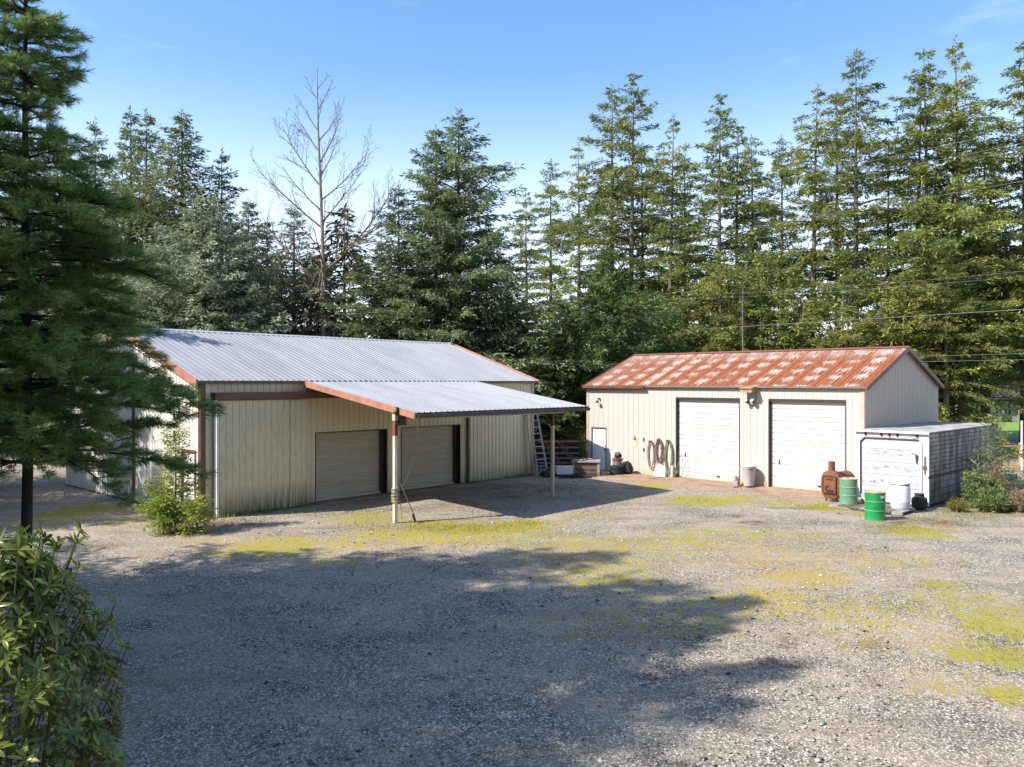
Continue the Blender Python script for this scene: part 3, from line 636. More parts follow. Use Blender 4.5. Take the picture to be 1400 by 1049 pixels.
# white can, galvanised can with rusty lid and bucket, tyres
p=wall_pt(843.5,.22)
lathe_thing('white_barrel',[(.14,.03),(.15,.05),(.155,.92),(.165,.93),(.165,.97),(.15,.975)],M['plastic_white'],(p[0],p[1],0),'tall narrow white can against the cream wall by the side door','can')
p=wall_pt(854,.55)
gc=lathe_thing('galvanised_can',[(.20,.0),(.21,.03),(.225,.2),(.228,.22),(.23,.4),(.235,.62),(.24,.64)],M['galv'],(p[0],p[1],.01),'galvanised metal can with rusty rim standing behind the stacked tyres','can',[('rusty_rim',[(.245,.60),(.255,.63),(.255,.69),(.24,.71),(.1,.70)],M['rust'])])
bk=empty('bucket',(p[0]+.02,p[1]-.02,.71),.3,'dark bucket lying tilted on the galvanised can','bucket')
b=MB(); b.xf=Matrix.Translation((0,0,.14))@Matrix.Rotation(R(62),4,'Y'); b.lathe([(.10,-.13),(.135,.12),(.142,.13),(.13,.13),(.1,-.1)],18); b.build('body',M['dark_steel'],bk,smooth=True)
b=MB(); b.tube([(.0,-.13,.2),(-.04,-.12,.32),(-.08,0,.36),(-.04,.12,.32),(0,.13,.2)],.008,6); b.build('handle',M['galv'],bk)
def tyre(loc,rot,label):
    e=empty('tyre',loc,0,label,'tyre','old tyres by the shed'); e.rotation_euler=rot
    pf=[(.19,-.09),(.25,-.105),(.295,-.095),(.31,-.06),(.31,.06),(.295,.095),(.25,.105),(.19,.09),(.185,.0),(.19,-.09)]
    vs=[];n=40
    for j in range(n):
        t=2*math.pi*j/n
        for r,z in pf[:-1]: vs.append((r*math.cos(t),r*math.sin(t),z))
    k=9; fs=[(j*k+i,((j+1)%n)*k+i,((j+1)%n)*k+(i+1)%k,j*k+(i+1)%k) for j in range(n) for i in range(k)]
    MB().add(vs,fs).build('casing',M['rubber'],e,smooth=True)
    b=MB()
    for j in range(44):
        t=2*math.pi*j/44; c,s_=math.cos(t),math.sin(t)
        b.beam((.312*c,.312*s_,-.07),(.312*c,.312*s_,.07),.028,.01,up=(c,s_,0))
    b.build('tread',M['rubber'],e)
p=wall_pt(860.5,.95)
tyre((p[0],p[1],.115),(0,0,0),'lower black tyre of the flat stack in front of the galvanised can')
tyre((p[0]+.02,p[1]+.01,.328),(0,0,.3),'upper black tyre of the flat stack in front of the galvanised can')
p2=wall_pt(867,.52)
tyre((p2[0],p2[1],.30),(R(78),0,SR+R(90)-.2),'black tyre leaning upright behind the flat stack of tyres')

# ---- stove, drums, barrel, platform
stv=empty('wood_stove',(11.42,28.35,0),math.atan2(.62,.9),'rusty brown barrel stove with short flue and square door beside the faded drum','stove')
def oval(w_,h_,n=28): return [(w_*math.copysign(abs(math.cos(t))**.8,math.cos(t)),h_*math.copysign(abs(math.sin(t))**.8,math.sin(t))) for t in [2*math.pi*i/n for i in range(n)]]
def loft(mb,secs,m=0):
    n=len(secs[0][1]); vs=[]
    for x,pp in secs: vs+= [(x,a,b) for a,b in pp]
    fs=[(i*n+j,(i+1)*n+j,(i+1)*n+(j+1)%n,i*n+(j+1)%n) for i in range(len(secs)-1) for j in range(n)]
    fs+=[tuple(range(n)),tuple((len(secs)-1)*n+j for j in range(n-1,-1,-1))]
    mb.add(vs,fs,m)
stv.rotation_euler.z=R(40)
ov_=lambda s_:[(a*s_,.62+b*s_) for a,b in oval(.36,.52)]
b=MB(); loft(b,[(-.12,ov_(.93)),(-.10,ov_(1.0)),(.10,ov_(1.0)),(.12,ov_(.95))]); b.build('front_shell',M['rust'],stv,smooth=True)
b=MB(); ring=[( .33*math.cos(t),.72+.33*math.sin(t)) for t in [2*math.pi*i/28 for i in range(28)]]
rg=lambda s_:[(a*s_,.72+(q-.72)*s_) for a,q in ring]
loft(b,[(.121,ring),(.45,ring),(.46,rg(1.03)),(.49,rg(1.03)),(.5,ring),(1.05,ring),(1.06,rg(1.03)),(1.08,rg(1.03)),(1.09,rg(.9))]); b.build('barrel',M['rust'],stv,smooth=True)
MB().lathe([(.115,1.10),(.115,1.42),(.125,1.42),(.125,1.45),(.10,1.45)],18,(.0,0,0)).build('flue',M['rust'],stv,smooth=True)
d_=MB(); d_.box(-.17,-.121,-.22,.22,.36,.92); dr=d_.build('stove_door',M['rust'],stv,bevel=.008)
d_=MB(); d_.box(-.19,-.171,-.25,.25,.92,.95); d_.box(-.19,-.171,-.25,.25,.33,.36); d_.box(-.19,-.171,-.25,-.22,.36,.92); d_.box(-.19,-.171,.22,.25,.36,.92); d_.build('door_rim',M['rust_dark'],dr)
d_=MB(); d_.box(-.21,-.172,-.15,.12,.40,.46); d_.tube([(-.2,.12,.43),(-.24,.12,.60),(-.22,.05,.62)],.018,7); d_.build('latch',M['dark_steel'],dr); MB().box(-.20,-.172,-.12,.1,.82,.85).build('damper_slot',M['dark_steel'],dr)
for xx,yy in((-.02,-.2),(-.02,.2),(.95,-.2),(.95,.2)): MB().beam((xx,yy,.0),(xx*.97,yy*.8,.32 if xx<.5 else .5),.04,.04).build('leg',M['rust_dark'],stv)

plat=empty('wooden_platform',(12.1,26.75,0),SR,'low weathered board platform under the faded green drum and the white barrel','platform')
for i in range(7):
    rr=random.Random(i); y0=-1.2+i*.345
    MB().box(-.62+rr.uniform(-.06,.06),.62+rr.uniform(-.06,.06),y0,y0+.32,.06,.095).build('board',M['old_wood'] if i%3 else M['grey_wood'],plat)
b=MB(); b.box(-.6,-.5,-1.22,1.2,.0,.06); b.box(.5,.6,-1.22,1.2,.0,.06); b.build('bearer',M['grey_wood'],plat)

def drum(loc,mat,lidmat,label,rz=0,sticker=False,r=.292,h=.88):
    e=empty('steel_drum',loc,rz,label,'drum','steel oil drums by the truck box')
    pf=[(r-.006,.0),(r+.004,.004),(r+.004,.02),(r,.03)]
    for zc in(h*.345,h*.665): pf+=[(r,zc-.02),(r+.013,zc-.004),(r+.013,zc+.004),(r,zc+.02)]
    pf+=[(r,h-.03)]
    MB().lathe(pf,36).build('shell',mat,e,smooth=True)
    MB().lathe([(r,h-.03),(r+.007,h-.02),(r+.007,h),(r-.004,h),(r-.008,h-.018),(.0,h-.02)],36).build('rim',lidmat,e,smooth=True)
    MB().lathe([(.035,h-.02),(.035,h-.005),(.02,h-.004)],10,(.17,.05,0)).build('bung',M['dark_steel'],e,smooth=True)
    MB().lathe([(.022,h-.02),(.022,h-.008)],10,(-.19,-.06,0)).build('bung',M['dark_steel'],e,smooth=True)
    b=MB(); 
    for zc in(h*.345,h*.665): b.lathe([(r+.0135,zc-.007),(r+.0145,zc),(r+.0135,zc+.007)],36,(0,0,0))
    b.build('worn_hoop',M['drum_worn'],e)
    if sticker:
        vs=[];k=6
        for i in range(k+1):
            t=R(-62+i*5.0-20); vs+= [((r+.003)*math.cos(t),(r+.003)*math.sin(t),h*.80),((r+.003)*math.cos(t),(r+.003)*math.sin(t),h*.885)]
        MB().add(vs,[(2*i,2*i+2,2*i+3,2*i+1) for i in range(k)]).build('paper_label',M['white_paint'],e)
M['drum_worn']=simple('drum_worn',(.30,.50,.36),.5)
drum((11.60,27.35,.096),M['drum_faded'],M['drum_rust'],'faded scuffed green steel drum standing next to the rusty stove',1)
drum((11.32,24.75,.0),M['drum_green'],M['drum_rust'],'bright green steel drum with white label standing on the gravel',0,True,.30,.88)
wb=lathe_thing('plastic_barrel',[(.27,.0),(.285,.02),(.30,.10),(.305,.26)],M['plastic_wet'],(12.83,26.22,.096),'white plastic barrel in front of the peeling truck box door','barrel',
 [('upper_body',[(.305,.26),(.308,.5),(.30,.70),(.285,.80),(.27,.83)],M['plastic_white']),('lid',[(.285,.825),(.29,.85),(.285,.875),(.27,.88),(.265,.86),(.0,.86)],M['plastic_white']),('lid_band',[(.288,.80),(.296,.81),(.296,.825),(.288,.83)],M['dark_steel'])],32)
lathe_thing('black_pot',[(.18,.0),(.24,.05),(.25,.2),(.235,.36),(.15,.42),(.14,.48),(.17,.49),(.17,.51),(.13,.51)],M['rubber'],(13.72,26.72,.02),'squat black container at the right foot of the truck box door','container')
rr=random.Random(8); b=MB()
for i in range(9): 
    b.xf=Matrix.Translation((rr.uniform(-.5,.5),rr.uniform(-.12,.12),.06+rr.uniform(0,.1)))@Matrix.Rotation(rr.uniform(0,3),4,'Z')@Matrix.Rotation(rr.uniform(-.4,.4),4,'X'); b.box(-.14,.14,-.06,.06,-.04,.04)
tag(b.build('brick_pile',M['stone'],loc=(12.35,28.1,0),rz=SR+R(90),bevel=.01),'heap of broken bricks at the foot of the peeling white door','brick pile')

# ------------------------------------------------------------------ truck box (container)
CP=(14.16,27.0); 
tb=empty('truck_box',(CP[0],CP[1],0),SR,'old white truck box used as storage beside the shed, its front door peeling','storage box')
CW,CL,CH=2.44,8.1,2.56
b=MB(); b.box(0,.06,.0,.16,.06,CH-.02); b.box(0,.06,CW-.14,CW,.06,CH-.02); b.box(0,.06,.16,CW-.14,CH-.20,CH-.02); b.box(.0,.06,.16,CW-.14,.06,.14)
b.build('front_frame',M['white_paint'],tb)
b=MB(); n=5; zs=[.14+(CH-.34)*i/n for i in range(n+1)]
for i in range(n): b.box(.014,.05,.16,CW-.14,zs[i]+.006,zs[i+1]-.006)
b.box(.03,.05,.16,CW-.14,.14,CH-.2); dfr=b.build('front_door',M['peel'],tb)
b=MB(); zt=CH-.26
pth=[(-.012,CW-.17,.3),(-.012,CW-.17,zt-.14),(-.012,CW-.31,zt),(-.012,.31,zt)]
for a,c in zip(pth[:-1],pth[1:]): b.beam(a,c,.045,.03)
b.build('door_seal',M['dark_steel'],dfr)
b=MB(); b.beam((-.0,.31,zt),(-.0,.19,zt-.14),.03,.02); b.beam((-.0,.19,zt-.14),(-.0,.19,.2),.03,.02); b.build('door_edge',M['galv'],dfr)
b=MB(); b.box(-.035,.013,.33,.40,1.64,1.78); b.tube([(-.03,.365,1.66),(-.03,.37,1.50)],.02,6); b.build('latch',M['dark_steel'],dfr)
b=MB(); b.tube([(-.03,.10,1.15),(-.03,.10,1.75)],.022,7); b.box(-.04,-.001,.04,.16,1.3,1.42); b.build('hinge_rod',M['rust'],tb)
for yy in(CW-.35,CW/2+.32,CW/2+.05,CW/2-.22,.35):
    b=MB(); b.xf=Matrix.Translation((-.005,yy,CH-.13))@Matrix.Rotation(R(-90),4,'Y'); b.lathe([(.05,.0),(.05,.02),(.035,.035)],12); b.build('marker_light',M['dark_steel'],tb,smooth=True)
b=MB()
rows=[1.08+i*.144 for i in range(11)]
for z0,z1 in list(zip(rows[:-1],rows[1:])):
    b.box(.06,CL,-.006,.02,z0,z1-.028); b.box(.06,CL,.012,.0195,z1-.028,z1,1)
for z0,z1 in((.10,.33),(.33,.56),(.56,.79),(.79,.99)):
    for k in range(4):
        x0=.06+(CL-.06)*k/4; x1=.06+(CL-.06)*(k+1)/4; b.box(x0+.005,x1-.005,-.004,.0195,z0+.004,z1-.018)
b.box(.06,CL,.02,.06,.1,CH-.02)
b.box(.06,CL,.014,.0196,.10,1.0,1); sidep=b.build('side_panel',[M['box_side'],M['dark_steel']],tb)
MB().box(-.01,CL+.01,-.035,-.001,.99,1.07).build('side_rail',M['dark_steel'],tb)
M['stud']=simple('side_stud',(.22,.22,.22),.6)
for k in range(5): MB().box(1.2+k*1.5,1.22+k*1.5,-.014,-.0065,1.08,CH-.1).build('side_stud',M['stud'],tb)
MB().box(-.0,.06,-.02,-.001,.06,CH-.02).build('corner_trim',M['white_paint'],tb)
b=MB(); b.box(.06,CL,CW-.04,CW,.1,CH-.02); b.box(CL-.05,CL,0.061,CW-.041,.1,CH-.02); b.build('far_panel',M['white_paint'],tb)
b=MB()
nn=10
for i in range(nn):
    x0=-.10+(CL+.2)*i/nn; x1=-.10+(CL+.2)*(i+1)/nn
    b.box(x0,x1-.004,-.05,CW+.05,CH-.018,CH+.012+.004*(i%2))
b.build('box_roof',M['box_roof'],tb)
MB().box(-.12,-.102,-.06,CW+.06,CH-.05,CH+.02).build('roof_edge',M['white_paint'],tb)
MB().box(.0,CL,.1,CW-.1,-.03,.06).build('underframe',M['dark_steel'],tb)
# vent stub on the far corner

# ------------------------------------------------------------------ between the buildings
def beam_obj(name,a,b,w_,h_,mat,parent=None): return MB().beam(a,b,w_,h_).build(name,mat,parent)
gate=empty('wooden_gate',(1.25,39.3,0),math.atan2(.25,2.3),'dark plank gate with weathered rails between the barn and the shed','gate')
b=MB()
for i in range(11): b.box(i*.21,i*.21+.2,.06,.09,.05,1.42)
b.build('planks',M['dark_wood'],gate)
for z in(.27,.5,.74,1.02,1.33):
    MB().box(-.02,2.32,-.02,.055,z-.035,z+.035).build('rail',M['tan_wood'] if z>1. else M['grey_wood'],gate)
for x in(-.06,2.28): MB().box(x,x+.09,-.03,.1,0,1.5).build('gate_post',M['dark_wood'],gate)
for k,(x0,x1,zt_) in enumerate(((.25,1.15,1.3),(.42,1.32,1.3),(1.0,1.95,1.35),(1.15,2.10,1.35))):
    tag(beam_obj('leaning_bar',(1.25+x0,39.18+.1*x0,zt_),(1.25+x1,39.05+.1*x1-.25,.05),.05,.05,simple('red_bar',(.24,.12,.09),.7) if k==0 else bpy.data.materials['red_bar']),
        ['reddish bar leaning on the plank gate, nearest the ladder','reddish bar leaning on the plank gate, second from the ladder','reddish bar leaning on the plank gate, third from the ladder','reddish bar leaning on the plank gate, nearest the shed'][k],'bar','bars leaning on the plank gate')
lad=empty('ladder',(0,0,0),0,'aluminium ladder leaning on the right front corner of the barn','ladder')
l0,l1=Vector((1.18,36.15,.0)),Vector((.84,36.36,2.95)); q0,q1=Vector((1.66,36.45,.0)),Vector((1.14,36.66,2.95))
beam_obj('rail',l0,l1,.03,.08,M['alu'],lad); beam_obj('rail',q0,q1,.03,.08,M['alu'],lad)
for i in range(10):
    t=(i+.5)/10; MB().tube([l0.lerp(l1,t),q0.lerp(q1,t)],.018,8).build('rung',M['alu'],lad)
def leanboard(a,b,w_,mat,label): tag(beam_obj('timber_board',a,b,w_,.035,mat),label,'board')
leanboard((.92,36.22,.0),(.66,36.20,2.85),.2,M['tan_wood'],'tan timber board leaning on the barn corner behind the ladder')
leanboard((1.28,36.75,.0),(1.13,36.78,1.75),.16,M['dark_wood'],'short dark board standing behind the ladder foot')
# black engine lump at the ladder foot
rr=random.Random(4); b=MB(); b.lathe([(.22,.0),(.27,.1),(.24,.24),(.1,.3)],10,(0,0,0)); b.box(-.3,.25,-.2,.18,.05,.22); b.lathe([(.12,.2),(.12,.36),(.1,.38)],10,(.1,.05,0)); b.tube([(-.2,0,.2),(-.3,.05,.34),(-.12,.1,.4)],.03,7); b.box(.15,.42,-.12,.1,.02,.16)
tag(b.build('engine_block',simple('oily_black',(.018,.018,.018),.5),loc=(1.62,35.75,0),rz=.5,bevel=.012),'oily black engine lump on the ground at the foot of the ladder','engine')
# wooden crate box with junk on top
px0,pd=gp(801,651)
cb=empty('wooden_planter',(px0+.05,pd+.35,0),-.12,'weathered wooden box with mossy base in front of the side door','wooden box')
b=MB(); b.box(-.58,-.54,-.42,.42,.12,.62); b.box(.54,.58,-.42,.42,.12,.62); b.box(-.54,.54,-.42,-.38,.30,.62); b.box(-.54,.54,-.42,-.39,.12,.26); b.box(-.54,.54,.38,.42,.12,.62); b.build('side_boards',M['old_wood'],cb)
b=MB(); b.box(-.64,.64,-.5,.5,.625,.68); b.build('top_board',M['grey_wood'],cb)
b=MB(); b.box(.50,.62,-.46,-.421,.0,.62); b.box(-.62,-.5,-.46,-.421,.0,.62); b.build('corner_post',M['grey_wood'],cb)
b=MB(); b.box(-.6,.66,-.46,.4,.0,.12); b.build('rotten_base',simple('rotten_base',(.07,.055,.03),.95,0,.5,4,.8,(.03,.04,.02)),cb)
rr=random.Random(14)
for k,lb in enumerate(('flat stone slab on top of the weathered wooden box','grey offcut lying across the weathered wooden box','bleached piece of driftwood on the weathered wooden box')):
    b=MB(); b.xf=Matrix.Rotation(rr.uniform(-.5,.5),4,'Z')@Matrix.Rotation(.06*(k),4,'Y')
    if k==0: b.box(-.3,.24,-.16,.14,.0,.055)
    elif k==1: b.box(-.42,.4,-.05,.05,.0,.05)
    else: b.tube([(-.35,0,.03),(-.1,.05,.045),(.1,.0,.06),(.3,.06,.04)],[.02,.03,.028,.014],7)
    tag(b.build(('stone_slab','timber_offcut','driftwood')[k],(M['stone'],M['grey_wood'],M['twig_pale'])[k],loc=(px0-.25+k*.22,pd+.2+.16*k,.682),rz=rr.random()),lb,('slab','offcut','driftwood')[k])
x_,d_=gp(772,653)
tub=empty('tub',(x_,d_+.45,0),.1,'cut open white tub lying between the gate and the wooden box','tub')
b=MB(); b.box(-.38,.36,-.30,-.26,.12,.52); b.box(-.38,-.34,-.26,.3,.12,.5); b.box(.32,.36,-.26,.3,.12,.42); b.box(-.34,.32,-.26,.3,.10,.14); b.build('shell',M['plastic_white'],tub,bevel=.02)
b=MB(); b.box(-.45,.5,-.22,.35,.0,.10); b.build('base',M['dark_wood'],tub)
b=MB()
for k in range(6): b.beam((-.5+k*.18,-.42+.05*(k%2),.03+.05*(k%3)),(.2+k*.2,-.5-.05*(k%3),.05+.04*(k%2)),.07,.05)
tag(b.build('scrap_timber',M['dark_wood'],loc=(x_+.15,d_+.1,0),rz=.1),'dark scrap timber heaped in front of the white tub','scrap timber')

# ------------------------------------------------------------------ conifers
def kites(pos,dirs,norm,L,W,kink=0.):
    """arrays of elongated four cornered leaf clumps"""
    dirs=dirs/np.linalg.norm(dirs,axis=1,keepdims=True)
    side=np.cross(dirs,norm); side/=np.linalg.norm(side,axis=1,keepdims=True)+1e-9
    n=len(pos); V=np.empty((n,4,3))
    L=np.asarray(L).reshape(-1,1); W=np.asarray(W).reshape(-1,1)
    V[:,0]=pos; V[:,1]=pos+dirs*L*.45+side*W*.5; V[:,2]=pos+dirs*L; V[:,3]=pos+dirs*L*.45-side*W*.5
    return V.reshape(-1,3)
def merge_quads(parts):
    Vs=[];Fs=[];Ms=[];b=0
    for V,m in parts:
        n=len(V)//4; Vs.append(V); Fs.append(np.arange(n*4).reshape(n,4)+b); Ms.append(np.full(n,m)); b+=len(V)
    return np.concatenate(Vs),np.concatenate(Fs),np.concatenate(Ms)
def strip(a,b,ra,rb):
    """two crossed flat-sided spars = a thin square branch, as 4 quads"""
    a=np.array(a,float);b=np.array(b,float);d=b-a;d/=np.linalg.norm(d)+1e-9
    u=np.cross(d,[0,0,1.]); 
    if np.linalg.norm(u)<.1: u=np.array([1.,0,0])
    u/=np.linalg.norm(u); w_=np.cross(d,u); out=[]
    c=[u,w_,-u,-w_]
    for i in range(4): out+= [a+c[i]*ra,a+c[(i+1)%4]*ra,b+c[(i+1)%4]*rb,b+c[i]*rb]
    return np.array(out)
def conifer_mesh(seed,Ht,Rad,base,spacing=.5,nb=5,p=.8,rise=.15,droop=.35,kl=.5,kw=.16,dens=1.,gap=.12,sparse_low=0.,twf=.38,lean=0.,wave=.35,flat=.5,side_drop=.1,tsp=.22,kn=4.0,blr=(.62,1.2),jit=.05):
    r=np.random.default_rng(seed); parts=[]; z=base
    pz=r.random(24); zn=r.random((40,3))
    while z<Ht-.15:
        rel=(z-base)/(Ht-base); prof=(1-rel)**p
        if rel<.12: prof*=.65+.35*rel/.12
        Lb=Rad*prof
        nbr=max(3,int(round(nb*(.55+.45*(1-rel)))))
        a0=r.random()*6.28
        for k in range(nbr):
            if r.random()<gap+(sparse_low*(1-rel)**2): continue
            az=a0+k*6.283/nbr+r.normal()*.3
            lob=1+wave*(math.sin(az*2+pz[int(rel*11)]*6)*.5+(pz[int(rel*11)+12]-.5))
            lob*=.72+.5*zn[int(z*.45)%40,int((az%6.283)/6.284*3)]; L=max(.25,Lb*lob*r.uniform(*blr)); 
            h=np.array([math.cos(az),math.sin(az),0.]); pr=np.array([-h[1],h[0],0.])
            zz=z+r.uniform(-.5,.5)*spacing; rs_=rise*r.uniform(.4,1.6)+rel*.35; dr_=droop*r.uniform(.6,1.4)
            org=np.array([lean*zz*.02,0,zz])
            cur=lambda t:org+np.outer(t,h)*L+np.outer(rs_*t-dr_*t*t+.12*t**3,[0,0,1.])*L
            # wood
            if L>.8:
                tt=np.linspace(0,.85,4); c=cur(tt)
                rb=.012+.012*L
                for i in range(3): parts.append((strip(c[i],c[i+1],rb*(1-i*.3),rb*(1-(i+1)*.3)),1))
            nt=max(4,int(L/tsp*dens)); t=np.linspace(.12,1,nt)+r.normal(size=nt)*.02; t=np.clip(t,.08,1)
            sg=np.where(np.arange(nt)%2==0,1,-1)
            lt=np.clip(L*twf*(1.05-t*.75),.18,1.5)*r.uniform(.7,1.2,nt)
            ang=np.radians(r.uniform(35,70,nt))*(1.1-t*.9)
            td=np.cos(ang)[:,None]*h+np.sin(ang)[:,None]*sg[:,None]*pr; td[:,2]+=r.normal(size=nt)*.12-side_drop
            nk=max(3,int(kn+L*.5)); u=np.tile(np.linspace(.0,1.,nk),nt)
            P=np.repeat(cur(t),nk,0)+np.repeat(td*lt[:,None],nk,0)*u[:,None]
            P+=r.normal(size=P.shape)*jit*min(1,L)*np.array([1,1,1.3])
            n=len(P); D=np.repeat(td,nk,0)+r.normal(size=(n,3))*.42; s2=np.where(np.arange(n)%2==0,1,-1)*.45
            D+=s2[:,None]*np.cross(D,[0,0,1.]); 
            Nn=np.tile([0,0,1.],(n,1))+r.normal(size=(n,3))*flat
            sc=(.75+.25*min(1,L))*r.uniform(.6,1.3,n)
            parts.append((kites(P,D,Nn,kl*sc,kw*sc*r.uniform(.7,1.3,n)),0))
        z+=spacing*r.uniform(.7,1.3)*(1.15-.45*rel)
    # leader
    P=np.tile([lean*Ht*.02,0,Ht-.6],(14,1))+np.outer(np.linspace(0,.75,14),[0,0,1.]); D=r.normal(size=(14,3)); D[:,2]=1.2
    parts.append((kites(P,D,r.normal(size=(14,3)),.3,.08),0))
    return merge_quads(parts)
def tapered_trunk(Ht,r0,seed=0,lean=0.,n=9,k=9,flare=1.25):
    rs=random.Random(seed); pts=[(lean*.02*Ht*i/k+rs.uniform(-.02,.02)*Ht*.03,rs.uniform(-.02,.02)*Ht*.03,Ht*.985*i/k-.1*(i==0)) for i in range(k+1)]
    rad=[max(.012,r0*(1-.95*i/k))*(flare if i==0 else 1) for i in range(k+1)]
    return MB().tube(pts,rad,n)
PROTO={}
def proto(key,name,Ht,r0,bark,leaf,seed,**kw):
    PROTO[key]=dict(name=name,Ht=Ht,r0=r0,bark=bark,leaf=leaf,seed=seed,kw=kw,mesh=None)
def tree(key,px,tipy,d,label,cat='tree',group=None,rz=None,wide=1.,y_off=0,xy=None,height=None):
    P=PROTO[key]; rs=random.Random(hash((round(px),round(d*10))) if False else int(px*7+d*13))
    if xy is None: xy=((px-700)/F*d,d)
    ht=height or hz(tipy,d); s=ht/P['Ht']
    e=empty(P['name'],(xy[0],xy[1],0),rs.random()*6.28 if rz is None else rz,label,cat,group)
    e.scale=(s*wide,s*wide,s)
    if P['mesh'] is None:
        t=tapered_trunk(P['Ht'],P['r0'],P['seed'],P['kw'].get('lean',0)).build('trunk',M[P['bark']],e,smooth=True)
        V,Fq,mi=conifer_mesh(P['seed'],P['Ht'],**P['kw'])
        c=mesh_np('crown',V,Fq,mi,[M[P['leaf']],M['twig']],e)
        P['mesh']=(t.data,c.data)
    else:
        for nm,me in zip(('trunk','crown'),P['mesh']):
            o=bpy.data.objects.new(nm,me); col.objects.link(o); o.parent=e
    return e
# kinds
for i,sd in enumerate((21,22,23,24)):
    proto('fir%d'%i,'fir_tree',28,.34,'bark_lit',('fir','fir_gold','fir','fir_gold')[i],sd,Rad=(4.6,4.0,5.2,4.3)[i],base=(6,8,5,7.5)[i],spacing=.80,nb=7,p=.6,rise=.16,droop=.42,kl=.36,kw=.085,gap=.12,sparse_low=.36,tsp=.13,kn=9.,lean=(0,1,-1,.6)[i],wave=.7,twf=.36,side_drop=.26,flat=.7,blr=(.45,1.35),jit=.07)
proto('spruce0','spruce_tree',20,.3,'bark_fir','spruce',31,Rad=7.2,base=.6,spacing=.42,nb=9,p=.80,rise=.30,droop=.40,kl=.30,kw=.075,tsp=.14,kn=8.,gap=.05,wave=.35,twf=.34,flat=.6,side_drop=.22,blr=(.5,1.3))
proto('spruce1','spruce_tree',20,.3,'bark_fir','spruce',32,Rad=5.6,base=.6,spacing=.42,nb=9,p=.75,rise=.32,droop=.42,kl=.30,kw=.075,tsp=.14,kn=8.,gap=.06,wave=.45,flat=.6,side_drop=.22,blr=(.5,1.3))
proto('blue0','spruce_tree',16,.28,'bark_fir','spruce_blue',33,Rad=6.6,base=.5,spacing=.36,nb=9,p=.8,rise=.32,droop=.38,kl=.28,kw=.075,tsp=.14,kn=7.,gap=.04,wave=.4,twf=.34,flat=.6,side_drop=.3)
proto('dark0','fir_tree',20,.3,'bark_fir','spruce',34,Rad=5.6,base=1.2,spacing=.48,nb=8,p=.85,rise=.18,droop=.34,kl=.34,kw=.085,tsp=.15,kn=8.,gap=.12,wave=.5)
proto('cedar0','cedar_tree',12,.28,'bark_fir','cedar',35,Rad=5.8,base=.3,spacing=.30,nb=10,p=.85,rise=.55,droop=.6,kl=.26,kw=.07,tsp=.13,kn=6.,gap=.02,wave=.3,twf=.32,flat=.9,side_drop=.35)
proto('low0','young_fir_tree',12,.16,'bark_lit','fir_gold',36,Rad=4.2,base=.5,spacing=.5,nb=7,p=.62,rise=.2,droop=.36,kl=.30,kw=.08,gap=.10,tsp=.14,kn=8.,wave=.55,flat=.75,side_drop=.22,jit=.07)
proto('low1','young_fir_tree',12,.16,'bark_lit','fir',37,Rad=4.6,base=.5,spacing=.52,nb=7,p=.6,rise=.15,droop=.34,kl=.30,kw=.08,gap=.12,tsp=.14,kn=8.,wave=.65,flat=.75,side_drop=.22,jit=.07)
proto('low2','young_fir_tree',12,.16,'bark_lit','fir_gold',39,Rad=4.2,base=5.6,spacing=.45,nb=8,p=.6,rise=.15,droop=.35,kl=.36,kw=.14,gap=.1,tsp=.2,kn=5.,wave=.6)
proto('brown0','fir_tree',14,.2,'bark_fir','brown_fir',38,Rad=3.4,base=.5,spacing=.40,nb=7,p=.6,rise=.0,droop=.45,kl=.45,kw=.13,gap=.12,wave=.5,flat=.9,side_drop=.5)

# left group
tree('dark0',130,165,58,'slim dark conifer just behind the top of the near pine',wide=.8)
tree('dark0',179,152,56,'dark conifer with a narrow tip, left of a twin tip in the left grove',wide=.95)
tree('dark0',200,155,54,'dark conifer forming the right twin tip of the left grove',wide=.95)
tree('spruce1',249,157,52,'broad dense conifer with a rounded top in the left grove',wide=1.15)
tree('dark0',303,208,53,'dark thin topped conifer between the rounded one and the blue spruce',wide=.9)
tree('spruce1',340,275,50,'dark conifer behind the right shoulder of the blue green spruce',wide=1.1)
tree('blue0',276,262,44.5,'pale blue green spruce right behind the barn ridge',wide=1.15)
tree('blue0',333,330,45.5,'smaller blue green spruce to the right of the big pale one',wide=1.0)
tree('blue0',215,330,45,'low blue green spruce at the left end of the barn ridge',wide=1.1)
tree('dark0',402,283,50,'dark conifer to the left of the bare tree',wide=1.2)
tree('brown0',471,285,50,'narrow brownish conifer to the right of the bare tree',wide=1.15)
tree('brown0',425,350,46.5,'low brownish conifer under the bare tree',wide=1.3)
tree('spruce1',90,200,60,'dark conifer seen through the near pine branches')
tree('spruce0',30,230,62,'broad dark conifer far behind the near pine trunk')
tree('dark0',365,300,58,'dark conifer set back between the blue spruce and the bare tree')
# centre
tree('spruce0',627,153,47.5,'big dark green spruce with the highest tip behind the barn roof end',wide=1.05)
tree('spruce1',596,176,47,'spruce joined to the left side of the big one',wide=.9)
tree('spruce1',545,258,46.5,'lower spruce spreading at the left foot of the big spruce',wide=1.25)
tree('dark0',522,330,48,'small spruce at the left edge of the big spruce clump',wide=.9)
tree('spruce0',665,300,49,'dark lower spruce filling the right side of the big spruce clump',wide=1.0)
tree('spruce1',700,390,48,'short dark spruce between the big spruce and the green cedar',wide=1.4)
# cedar
tree('cedar0',832,342,47.5,'rich green cedar with layered sprays behind the left end of the shed',cat='tree')
tree('cedar0',772,415,46.5,'smaller green cedar between the barn and the shed')
tree('cedar0',888,400,52,'green cedar partly behind the shed ridge')
tree('cedar0',735,470,45,'low green cedar just right of the barn roof corner')
